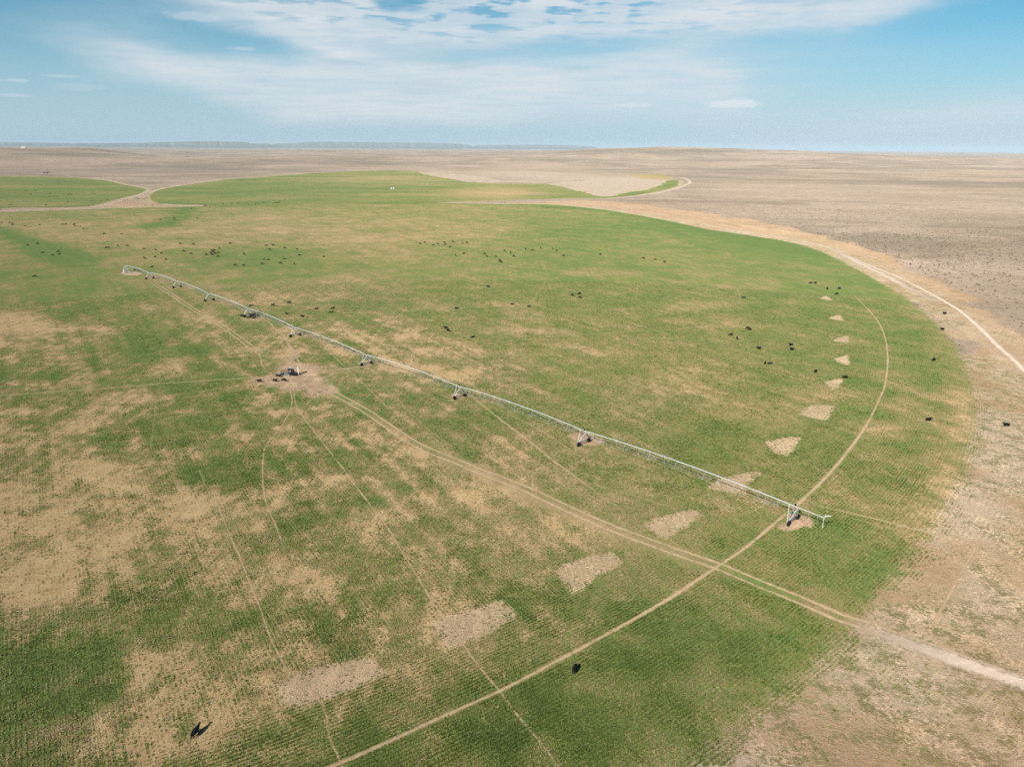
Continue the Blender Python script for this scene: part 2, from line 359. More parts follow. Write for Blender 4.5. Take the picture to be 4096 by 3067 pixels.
def ground_attrs(x, y):
    r = np.hypot(x - PIVOT[0], y - PIVOT[1])
    wob = (fbm(x / 9, y / 9, 3, 5) - 0.5) * 5
    fm = poly_sd(x, y, main_edge); fl = poly_sd(x, y, left_edge); ff = poly_sd(x, y, far_edge); fs = poly_sd(x, y, strip_edge)
    f = np.maximum(np.maximum(fm, fl), np.maximum(ff, np.where(x > 330, fs, -1e3)))
    patchy = np.clip(.50 + .5 * sstep(x, 30, -70) * sstep(y, 420, 230), .5, 1)
    g = np.full(x.shape, 0.56) + .13 * sstep(x, -80, 60)
    sel = fm > -60
    xs, ys = x[sel], y[sel]; gs = g[sel]
    wx = xs + (fbm(xs / 28, ys / 28, 3, 21) - 0.5) * 26; wy = ys + (fbm(xs / 28, ys / 28, 3, 22) - 0.5) * 26
    for cx, cy, rx, ry, am in BLOBS:
        if am < 0 and cy < 560: am *= .5
        elif am < 0 and cx < 520 and cy > 950: am *= .74
        gs = gs + .85 * am * np.exp(-ell(wx, wy, cx, cy, rx, ry) ** 1.5 * .9)
    # last season's lap lines: thickness differs from wheel ring to wheel ring
    rs = r[sel]
    ring = np.digitize(rs, RT)
    gs = gs + (np.array([.02, -.03, .03, -.01, .02, -.03, .02, -.02, .03, .05])[np.clip(ring, 0, 9)])
    gs = gs + np.where(rs > RT[8] + 3, .02, 0) + 0.14 * sstep(fm[sel], 32, 4) * sstep(ys, 330, 520) - .25 * sstep(fm[sel] + (fbm(xs / 8, ys / 8, 3, 87) - .5) * 16, 16, 0) * sstep(ys, 430, 300) * sstep(xs, 0, 20)
    th = np.arctan2(ys - PIVOT[1], xs - PIVOT[0])
    band = np.full(xs.shape, 1e9)
    for ln, w, am in [([fat(-40, 488), fat(20, 508), fat(70, 528), fat(130, 548), fat(170, 565)], 13, .62), ([fat(412, 440), fat(385, 468), fat(345, 490)], 16, .48), ([fat(1180, 446), fat(1350, 456), fat(1500, 490), fat(1640, 512), fat(1760, 540)], 22, .22)]:
        d = line_d(wx, wy, ln); gs = gs + am * np.exp(-(d / w) ** 2)
    g[sel] = gs
    near = sstep(np.hypot(x, y), 650, 380)
    g = g + np.where(fm > -30, patchy * ((fbm(x / 11, y / 11, 4, 71) - .5) * 1.15 + near * (fbm(x / 2.6, y / 2.6, 3, 72) - .5) * .85 + (fbm((x * math.cos(ROW_AZ) - y * math.sin(ROW_AZ)) / 2.4, (x * math.sin(ROW_AZ) + y * math.cos(ROW_AZ)) / 34, 3, 74) - .5) * .75), 0)
    g = np.where((fl > -5) | (ff > -5), 0.80 + (fbm(x / 160, y / 60, 3, 31) - .5) * .6, g)
    tan_far = np.exp(-ell(x, y, 1080, 416, 110, 10)) + np.exp(-ell(x, y, 820, 386, 110, 7)) * .6
    g = g - np.where(ff > 0, tan_far * .55, 0)
    g = np.where(fs > -3, .24 + .35 * sstep(x, 330, 480) * sstep(ell(x, y, 1300, 378, 220, 5), 1.6, .6), g)
    # soil, pale ground
    wx = x + (fbm(x / 7, y / 7, 3, 41) - 0.5) * 9; wy = y + (fbm(x / 7, y / 7, 3, 42) - 0.5) * 9
    d = np.zeros(x.shape)
    for cx, cy, rx, ry, am in SOILS:
        d = np.maximum(d, am * (1 - sstep(np.sqrt(ell(wx, wy, cx, cy, rx, ry)), .55, 1.25)))
    pale = np.zeros(x.shape)
    jx = x + (fbm(x / 1.6, y / 1.6, 2, 51) - 0.5) * 1.2; jy = y + (fbm(x / 1.6, y / 1.6, 2, 52) - 0.5) * 1.2
    for pt in PATCHES:
        pale = np.maximum(pale, sstep(poly_sd(jx, jy, pt), -2.3, .8))
    wf = (fbm(x / 40, y / 40, 3, 81) - .5) * 50
    fal = np.maximum(poly_sd(x, y, fallow_edge), poly_sd(x, y, wedge_edge)) + wf
    fallow = np.maximum(sstep(fal, -16, 16) * .85, sstep(fs + wf * .4, -12, 12) * .5)
    f = np.where(fal > 0, np.minimum(f, -fal), f)
    worn = sstep(poly_sd(x + (fbm(x / 30, y / 30, 3, 61) - .5) * 40, y + (fbm(x / 30, y / 30, 3, 62) - .5) * 40, shrub_line), -14, 10)
    # worn margins round the far fields
    edge = np.maximum(np.maximum(np.exp(-(fl / 14) ** 2), np.exp(-(ff / 16) ** 2)), np.exp(-((fm + 14) / 16) ** 2))
    worn = np.maximum(worn, np.where(np.hypot(x, y) > 500, edge * .75, 0))
    junction = np.exp(-ell(x, y, 290, 432, 95, 14)) + np.exp(-ell(x, y, 380, 442, 150, 5))
    worn = np.clip(np.maximum(worn, junction * 1.3), 0, 1)
    return dict(patchy=patchy, crop=g, inside=f + wob * .35, soil=d, pale=pale, fallow=fallow, worn=worn)

# ------------------------------------------------------------------ ground material
def ground_material():
    mt, t, out = new_mat('ground_cover')
    p = t.pos()
    crop, inside, soil, pale, fallow, worn = [t.attr(n) for n in ('crop', 'inside', 'soil', 'pale', 'fallow', 'worn')]
    patchy = t.attr('patchy')
    sp_ = t.node('ShaderNodeSeparateXYZ'); t.l.new(p, sp_.inputs[0])
    ex = t.sub(sp_.outputs[0], float(PIVOT[0])); ey = t.sub(sp_.outputs[1], float(PIVOT[1]))
    rad_ = t.math('SQRT', t.add(t.mul(ex, ex), t.mul(ey, ey)))
    straight = t.sub(t.mul(sp_.outputs[0], math.cos(ROW_AZ)), t.mul(sp_.outputs[1], math.sin(ROW_AZ)))
    n_big = t.noise(p, 0.012, 4, 0.55); n_mid = t.noise(p, 0.055, 5, 0.62); n_sml = t.noise(p, 0.30, 4, 0.65)
    n_fin = t.noise(p, 1.5, 4, 0.7); n_tiny = t.noise(p, 5.0, 3, 0.7)
    n_mid2 = t.noise(t.mapping(p, (1, 1, 1), loc=(300, 70, 0)), 0.03, 3, .6)
    drill = t.mapping(p, (0.50, 0.035, 1), rot=(0, 0, -ROW_AZ))
    n_drill = t.noise(drill, 1.0, 4, 0.6)
    # crop rows
    outer = t.math('GREATER_THAN', rad_, RB)
    rowc = t.add(t.mul(outer, rad_), t.mul(t.sub(1.0, outer), straight))
    wob = t.madd(t.sub(n_mid, .5), 1.2, t.madd(t.sub(n_sml, .5), 0.5, rowc))
    wave = t.math('SINE', t.mul(wob, 2 * math.pi / 0.36))
    wave2 = t.mul(t.math('SINE', t.mul(rad_, 2 * math.pi / 1.05)), outer)
    v = t.add(crop, t.mul(t.sub(n_big, .5), 0.55))
    v = t.add(v, t.mul(t.mul(t.sub(n_mid, .5), 0.8), patchy))
    v = t.add(v, t.mul(t.mul(t.sub(n_drill, .5), 1.2), patchy))
    v = t.add(v, t.mul(t.mul(t.sub(n_sml, .5), 0.7), patchy))
    vlow = v
    v = t.add(v, t.mul(t.sub(n_fin, .5), 1.9))
    v = t.add(v, t.mul(t.sub(n_tiny, .5), 1.1))
    rowamp = t.step(n_mid2, .38, .62)
    v = t.add(v, t.mul(t.mul(wave, rowamp), 0.08)); v = t.add(v, t.mul(t.mul(wave2, rowamp), 0.10))
    cover = t.step(v, t.sub(.10, t.mul(patchy, -.05)), t.sub(.98, t.mul(patchy, .10)))
    hue = t.noise(p, 0.035, 3, 0.6)
    green = t.mix(t.step(hue, .35, .68), GREEN_A, GREEN_B)
    green = t.mix(t.step(n_fin, .35, .75), green, GREEN_C)
    green = t.mix(t.mul(t.step(vlow, 0.5, 1.15), .85), green, GREEN_D)
    green = t.mix(t.step(n_tiny, .56, .76), green, (.045, .065, .022))
    straw = t.mix(t.step(n_sml, .3, .7), STRAW_A, STRAW_B)
    straw = t.mix(t.mul(t.step(n_tiny, .45, .75), .6), straw, STRAW_C)
    fieldc = t.mix(cover, straw, green)
    bare = t.mix(t.step(t.add(n_fin, t.mul(t.sub(n_tiny, .5), .6)), .35, .7), (.41, .30, .185), (.53, .40, .26))
    bare = t.mix(t.mul(t.step(n_tiny, .58, .70), .35), bare, (.15, .135, .055))
    fieldc = t.mix(t.mul(t.step(t.add(pale, t.add(t.mul(t.sub(n_sml, .5), .35), t.mul(t.sub(n_fin, .5), .5))), .32, .68), .9), fieldc, bare)
    dirt = t.mix(t.step(n_sml, .3, .7), (.37, .25, .15), (.45, .325, .21))
    dirt = t.mix(t.mul(t.step(n_fin, .4, .7), .5), dirt, (.50, .38, .28))
    soilm = t.step(t.add(soil, t.add(t.mul(t.sub(n_sml, .5), .9), t.mul(t.sub(n_fin, .5), .9))), .22, .85)
    fieldc = t.mix(soilm, fieldc, dirt)
    # range: dry grass, pale silt, low brush seen as specks
    rb = t.noise(p, 0.0045, 5, 0.6); rm = t.noise(t.mapping(p, (.02, .035, 1)), 1.0, 4, 0.6)
    rangec = t.mix(t.step(rb, .35, .65), RANGE_A, RANGE_B)
    rangec = t.mix(t.mul(t.step(rm, .45, .7), .8), rangec, RANGE_C)
    rangec = t.mix(t.mul(t.step(n_fin, .45, .8), .35), rangec, (.24, .20, .12))
    vd, vc = t.voro(p, 0.26)
    speck = t.step(t.add(vd, t.mul(t.sub(n_fin, .5), .5)), .36, .16)
    many = t.noise(t.mapping(p, (1, 1.6, 1), loc=(900, 0, 0)), 0.0016, 9, 0.72)
    brush_d = t.step(many, .46, .60)
    rangec = t.mix(t.mul(t.step(t.noise(t.mapping(p, (1, 1.5, 1), loc=(50, 400, 0)), .0022, 8, .7), .52, .66), .6), rangec, (.45, .36, .28))
    rangec = t.mix(t.mul(speck, t.lin(brush_d, 0, 1, .25, .8)), rangec, (.13, .105, .065))
    rdist = t.node('ShaderNodeVectorMath', operation='LENGTH'); t.l.new(p, rdist.inputs[0])
    big_ = t.mul(t.step(t.noise(t.mapping(p, (1.0, .6, 1), loc=(2200, 700, 0)), .0011, 6, .62), .48, .58), t.step(rdist.outputs['Value'], 1100, 2200))
    rangec = t.mix(t.mul(big_, .42), rangec, (.165, .14, .10))
    grain = t.noise(p, .11, 5, .8)
    rangec = t.mix(t.mul(t.step(grain, .50, .62), .7), rangec, (.19, .155, .10))
    rangec = t.mix(t.mul(brush_d, .6), rangec, (.175, .145, .105))
    wornc = t.mix(t.step(t.add(n_mid, t.mul(t.sub(n_sml, .5), .6)), .32, .68), WORN_A, WORN_B)
    wn = t.add(n_sml, t.add(t.mul(t.sub(n_fin, .5), .9), t.mul(t.sub(n_tiny, .5), .5)))
    nearf = t.step(inside, -62, -12); verge = t.mul(t.step(inside, -32, -6), t.step(n_mid2, .40, .55))
    wornc = t.mix(t.mul(verge, .75), wornc, (.50, .40, .285))
    weeds = t.mul(t.step(wn, .40, .66), t.step(t.add(t.madd(nearf, .16, n_mid), t.mul(t.sub(n_big, .5), .8)), .50, .64))
    wornc = t.mix(t.mul(weeds, .85), wornc, t.mix(t.step(inside, -34, -4), (.225, .155, .07), (.15, .15, .05)))
    wornc = t.mix(t.mul(t.step(n_tiny, .42, .75), .25), wornc, (.27, .21, .14))
    outc = t.mix(t.step(t.add(worn, t.mul(t.sub(n_sml, .5), .4)), .3, .7), rangec, wornc)
    fl = t.mix(t.step(n_mid, .35, .65), (.46, .375, .29), (.39, .31, .23))
    outc = t.mix(fallow, outc, fl)
    inn = t.step(t.add(inside, t.add(t.mul(t.sub(n_sml, .5), 9), t.mul(t.sub(n_fin, .5), 5))), -1.5, 2.5)
    colr = t.mix(inn, outc, fieldc)
    # micro relief: stubble and tussocks
    h = t.add(t.mul(n_fin, .55), t.add(t.mul(n_tiny, .35), t.mul(t.mul(t.mul(wave, cover), t.sub(1.0, pale)), .03)))
    h = t.add(h, t.mul(cover, .35))
    nrm = t.bump(h, 0.9, 0.45)
    bs = principled(t, out, colr, 0.95, 0, 0.1, nrm)
    bs.inputs['Diffuse Roughness'].default_value = 1.0
    return mt
GREEN_A = (.130, .178, .038); GREEN_B = (.190, .218, .048); GREEN_C = (.215, .238, .078); GREEN_D = (.098, .150, .042)
STRAW_A = (.350, .245, .125); STRAW_B = (.44, .32, .175); STRAW_C = (.22, .165, .075)
RANGE_A = (.345, .260, .192); RANGE_B = (.42, .322, .25); RANGE_C = (.305, .232, .158)
WORN_A = (.385, .26, .155); WORN_B = (.51, .37, .245)
M_GROUND = ground_material()

# ------------------------------------------------------------------ ground sheet (one polar grid, split into range and the sown fields along their edges)
def mesh_from(name, verts, faces, mat=None, attrs=None, smooth=False):
    me = bpy.data.meshes.new(name)
    verts = np.asarray(verts, np.float32); faces = np.asarray(faces, np.int32)
    me.vertices.add(len(verts)); me.vertices.foreach_set('co', verts.ravel())
    k = faces.shape[1]
    me.loops.add(faces.size); me.loops.foreach_set('vertex_index', faces.ravel())
    me.polygons.add(len(faces)); me.polygons.foreach_set('loop_start', np.arange(0, faces.size, k, dtype=np.int32))
    me.polygons.foreach_set('loop_total', np.full(len(faces), k, np.int32))
    if smooth: me.polygons.foreach_set('use_smooth', np.ones(len(faces), bool))
    me.update(calc_edges=True); me.validate()
    for n, v in (attrs or {}).items():
        a = me.attributes.new(n, 'FLOAT', 'POINT'); a.data.foreach_set('value', np.asarray(v, np.float32))
    if mat: me.materials.append(mat)
    return me
def link(name, me, kind=None, label=None, cat=None, group=None, parent=None, loc=None):
    o = bpy.data.objects.new(name, me); col.objects.link(o)
    if kind: o['kind'] = kind
    if label: o['label'] = label
    if cat: o['category'] = cat
    if group: o['group'] = group
    if parent is not None: o.parent = parent
    if loc is not None: o.location = loc
    return o

def build_ground():
    fine = np.linspace(R(-47), R(47), 561)
    coarse = np.linspace(R(47), R(313), 60)[1:-1]
    ang = np.concatenate([fine, coarse]); na = len(ang)
    rad = [0.5, 12, 25, 40, 52]
    while rad[-1] < 38000:
        r = rad[-1]
        k = .0062 if r < 320 else (.0072 if r < 1500 else (.012 if r < 9000 else .06))
        rad.append(r * (1 + k))
    rad = np.array(rad); nr = len(rad)
    A, Rr = np.meshgrid(ang, rad)
    x = (Rr * np.sin(A)).ravel(); y = (Rr * np.cos(A)).ravel()
    z = terrain(x, y)
    at_ = ground_attrs(x, y)
    i = np.arange(nr - 1)[:, None]; j = np.arange(na)[None, :]; j2 = (j + 1) % na
    f = np.stack([(i * na + j) + 0 * j, i * na + j2, (i + 1) * na + j2, (i + 1) * na + j], -1).reshape(-1, 4)
    f = f[:, ::-1]
    cx = x[f].mean(1); cy = y[f].mean(1)
    fm = poly_sd(cx, cy, main_edge) > -2; fl = poly_sd(cx, cy, left_edge) > -2; ff = (poly_sd(cx, cy, far_edge) > -2) | (poly_sd(cx, cy, strip_edge) > -2)
    V = np.stack([x, y, z], 1)
    def sub(name, mask):
        ff_ = f[mask]; used = np.unique(ff_); mp = np.full(len(V), -1, np.int64); mp[used] = np.arange(len(used))
        me = mesh_from(name, V[used], mp[ff_], M_GROUND, {k: v[used] for k, v in at_.items()}, True)
        return link(name, me, 'structure')
    sub('pasture', fm); sub('pasture', fl & ~fm); sub('pasture', ff & ~fl & ~fm); sub('ground', ~(fm | fl | ff))
build_ground()

# ------------------------------------------------------------------ far mesas beyond the plain
def mesa_material():
    mt, t, out = new_mat('mesa_rock')
    p = t.pos()
    n = t.noise(t.mapping(p, (.003, .003, .008)), 1.0, 5, 0.6)
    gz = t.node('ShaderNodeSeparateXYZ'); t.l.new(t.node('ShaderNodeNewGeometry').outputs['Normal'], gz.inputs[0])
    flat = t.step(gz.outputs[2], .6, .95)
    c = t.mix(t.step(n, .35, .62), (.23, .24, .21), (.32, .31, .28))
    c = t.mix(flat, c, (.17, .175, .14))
    principled(t, out, c, 0.95, 0, 0.1)
    return mt
M_MESA = mesa_material()
def mesa(name, profile, dist, depth):
    """table-land with a gullied front; profile = list of (photo px, photo row of the rim)"""
    n = 260
    px = np.linspace(profile[0][0], profile[-1][0], n)
    py = np.interp(px, [q[0] for q in profile], [q[1] for q in profile])
    verts = []; rows = 9
    for i in range(n):
        d = ray(px[i], py[i]); a = math.atan2(d[0], d[1]); top = CAM_Z + dist * d[2] / math.hypot(d[0], d[1])
        e = min(1, min(i, n - 1 - i) / 14.0)
        g = (vnoise(np.array([px[i] / 16.0]), np.array([3.3]), 77)[0] - .5) * 520 + (vnoise(np.array([px[i] / 5.0]), np.array([9.3]), 78)[0] - .5) * 160
        for k, (dd, hh) in enumerate([(-1700, -.02), (-1250, .10), (-860, .22), (-530, .38), (-330, .62), (-230, .93), (-100, 1.0), (depth * .5, 1.02), (depth, 0)]):
            rr = dist + dd + (g * (1 - hh) if k < 6 else 0)
            verts.append((rr * math.sin(a), rr * math.cos(a), max(-5.0, top * hh * (0.25 + 0.75 * e)) if hh > 0 else -5.0))
    faces = [(i * rows + k, (i + 1) * rows + k, (i + 1) * rows + k + 1, i * rows + k + 1) for i in range(n - 1) for k in range(rows - 1)]
    faces = [f[::-1] for f in faces]
    return link(name, mesh_from(name, verts, faces, M_MESA, None, True), 'structure')
mesa('mesa', [(250, 574), (420, 573), (520, 572.5), (640, 570), (720, 568), (790, 565.5), (850, 566), (910, 568), (985, 569), (1000, 574), (1120, 577)], 26000, 3500)
mesa('mesa', [(-300, 571), (-120, 570), (60, 570.5), (200, 571.5), (330, 574)], 29000, 3500)
mesa('mesa', [(1060, 576), (1180, 573), (1230, 568.5), (1290, 568), (1400, 569.5), (1560, 571), (1700, 571.5), (1790, 573), (1850, 578), (1920, 582)], 29000, 4000)
mesa('mesa', [(1880, 581), (2050, 580), (2180, 580), (2290, 582), (2400, 588)], 30500, 4000)

# ------------------------------------------------------------------ tracks: ribbons lying on the ground
def ribbon_material(name, ca, cb, ruts=False, strength=1.0, lo=.30, hi=.75):
    mt, t, out = new_mat(name)
    p = t.pos()
    u = t.attr('across')                    # -1 .. 1
    fadeend = t.attr('along_fade')
    n1 = t.noise(p, 0.9, 4, .7); n2 = t.noise(p, 0.12, 3, .6); n3 = t.noise(p, 4.0, 3, .7)
    au = t.math('ABSOLUTE', u)
    if ruts:
        k = t.math('ABSOLUTE', t.sub(au, .55))
        m_ = t.add(t.sub(1.0, t.mul(k, 2.6)), t.mul(t.sub(n1, .5), .9))
    else:
        m_ = t.add(t.sub(1.0, au), t.mul(t.sub(n1, .5), .9))
    m_ = t.add(m_, t.add(t.mul(t.sub(n2, .5), .8), t.mul(t.sub(n3, .5), .5)))
    m_ = t.mul(t.step(m_, lo, hi), t.mul(fadeend, strength))
    c = t.mix(t.step(n1, .3, .7), ca, cb)
    principled(t, out, c, .95, 0, .1, t.bump(n3, .6, .1), m_).inputs['Diffuse Roughness'].default_value = 1.0
    return mt
M_ROAD = ribbon_material('road_dust', (.46, .37, .285), (.53, .44, .355), lo=.2, hi=.75, strength=.85)
M_ROADW = ribbon_material('pale_road_dust', (.43, .345, .26), (.53, .44, .35), lo=.2, hi=.9)
M_ROADR = ribbon_material('rutted_road_dust', (.52, .43, .35), (.60, .51, .43), True, lo=.0, hi=.6)
M_TRAIL = ribbon_material('trodden_soil', (.36, .26, .155), (.43, .32, .20), strength=.8, lo=.28, hi=.95)
M_FAINT = ribbon_material('faint_trodden_soil', (.36, .27, .15), (.42, .32, .19), strength=.45, lo=.35, hi=1.0)
M_RUT = ribbon_material('wheel_ruts', (.37, .27, .16), (.44, .33, .205), True, strength=.8, lo=.25, hi=.9)
M_WHEEL = ribbon_material('wheel_track_soil', (.36, .26, .155), (.43, .32, .20), strength=.85, lo=.25, hi=.9)
M_RED = ribbon_material('red_soil', (.42, .27, .165), (.47, .32, .21), strength=.85, lo=.25, hi=.9)
_lift = [0]; RIBBONS = []
def catmull(pts, step):
    pts = [np.asarray(p, float) for p in pts]
    out = []
    for i in range(len(pts) - 1):
        p0 = pts[max(i - 1, 0)]; p1 = pts[i]; p2 = pts[i + 1]; p3 = pts[min(i + 2, len(pts) - 1)]
        n = int(np.clip(np.hypot(*(p2 - p1)) / step, 2, 60))
        for k in range(n):
            u = k / n
            out.append(.5 * ((2 * p1) + (-p0 + p2) * u + (2 * p0 - 5 * p1 + 4 * p2 - p3) * u * u + (-p0 + 3 * p1 - 3 * p2 + p3) * u ** 3))
    out.append(pts[-1]); return np.array(out)
def ribbon(name, pts, width, mat, wander=0.0, step=3.0, fade=(.04, .04), w_end=None):
    c = catmull(pts, step)
    if wander:
        s = np.arange(len(c)) * step
        off = (fbm(s / 17 + len(c), s * 0 + width * 9, 3, 5) - .5) * 2 * wander
    else: off = np.zeros(len(c))
    tg = np.gradient(c, axis=0); tg /= np.hypot(tg[:, 0], tg[:, 1])[:, None] + 1e-9
    nrm = np.stack([-tg[:, 1], tg[:, 0]], 1)
    c = c + nrm * off[:, None]
    us = np.linspace(-1, 1, 7); V = []; ac = []; al = []
    wd = np.linspace(width, w_end if w_end else width, len(c)) * .5
    _lift[0] += 1; lift = .015 + .004 * (_lift[0] % 12)
    tt = np.linspace(0, 1, len(c))
    fa = sstep(tt, 0, max(fade[0], 1e-4)) * sstep(1 - tt, 0, max(fade[1], 1e-4))
    for u in us:
        q = c + nrm * (wd * u)[:, None]
        V.append(np.stack([q[:, 0], q[:, 1], terrain(q[:, 0], q[:, 1]) + lift], 1)); ac.append(np.full(len(c), u)); al.append(fa)
    RIBBONS.append((c[::3] if len(c) > 9 else c, width * (.42 if mat in (M_RUT, M_ROAD, M_ROADW, M_WHEEL) else .33)))
    V = np.stack(V, 1).reshape(-1, 3); ac = np.stack(ac, 1).ravel(); al = np.stack(al, 1).ravel()
    k = len(us)
    i = np.arange(len(c) - 1)[:, None]; j = np.arange(k - 1)[None, :]
    f = np.stack([i * k + j, i * k + j + 1, (i + 1) * k + j + 1, (i + 1) * k + j], -1).reshape(-1, 4)[:, ::-1]
    return link(name, mesh_from(name, V, f, mat, {'across': ac, 'along_fade': al}), 'structure')
# main road along the right of the field
ribbon('dirt_road', P([(2000, 810), (2190, 812), (2330, 818), (2470, 834), (2600, 855), (2740, 880), (2880, 911), (3000, 935), (3124, 951), (3223, 967), (3297, 987), (3372, 1016), (3471, 1059), (3570, 1099), (3660, 1141), (3760, 1196), (3850, 1252), (3925, 1318), (3995, 1385), (4100, 1484), (4300, 1680), (4500, 1900)]), 3.8, M_ROADW, .5, 4, (.35, 0), 4.6)
ribbon('dirt_road', P([(3297, 988), (3372, 1020), (3471, 1070), (3560, 1112), (3650, 1160), (3720, 1200), (3780, 1250)]), 7.5, M_ROAD, 1.2, 3, (.3, .4))
ribbon('dirt_road', P([(1666, 808), (1850, 811), (2094, 812), (2300, 815), (2447, 832), (2577, 853), (2740, 884)]), 6, M_RED, 1, 5, (.1, .2))
ribbon('dirt_road', P([(2447, 826), (2600, 842), (2750, 866), (2900, 895), (3020, 925)]), 13, M_RED, 3, 5, (.3, .3))
# road between the far fields
ribbon('dirt_road', P([(-60, 846), (0, 844), (60, 840), (150, 838), (300, 834), (400, 824), (470, 806), (520, 792), (560, 777), (590, 763), (592, 757), (575, 752), (530, 744), (480, 733), (420, 720), (330, 711), (285, 707), (262, 702), (245, 692)]), 7, M_ROAD, 1, 8, (0, .2))
ribbon('dirt_road', P([(570, 790), (600, 772), (640, 758), (700, 746), (800, 731), (950, 712), (1100, 702), (1300, 688), (1560, 681.5), (1700, 685)]), 9, M_ROAD, 1, 10, (.1, .3))
ribbon('dirt_road', P([(1980, 803), (2200, 798), (2440, 795), (2560, 783), (2660, 766), (2730, 746), (2760, 728), (2730, 713), (2670, 702)]), 13, M_ROAD, 1, 8, (.3, .2), 20)
ribbon('dirt_road', P([(470, 812), (560, 802), (600, 802), (640, 814), (760, 820), (900, 824)]), 7, M_RED, 1, 6, (.1, .4))
# ruts from the pivot past the feeder to the corner gate
RUTS = [(590, 1121), (653, 1158), (716, 1199), (789, 1246), (875, 1296), (945, 1343), (1020, 1398), (1090, 1434), (1150, 1470)]
ribbon('vehicle_track', P(RUTS), 3.6, M_RUT, .4, 3, (.1, .15))
ribbon('vehicle_track', P([(1230, 1530), (1330, 1570), (1463, 1646), (1667, 1778), (1850, 1855), (2037, 1930), (2230, 2016), (2407, 2094), (2560, 2155), (2700, 2207), (2889, 2272), (3040, 2335), (3200, 2398), (3361, 2468), (3458, 2500), (3586, 2548), (3747, 2602), (3909, 2660), (4096, 2725), (4400, 2840)]), 4.0, M_RUT, .4, 2.5, (.05, 0))
ribbon('vehicle_track', P([(3340, 2462), (3460, 2508), (3586, 2556), (3747, 2612), (3909, 2668), (4096, 2732), (4400, 2840)]), 5, M_ROAD, .8, 2.0, (.6, 0), 6.5)
ribbon('vehicle_track', P([(1700, 1800), (1900, 1885), (2100, 1972), (2300, 2055), (2500, 2140), (2750, 2235), (2950, 2305)]), 11, M_FAINT, 1, 3, (.2, .2))
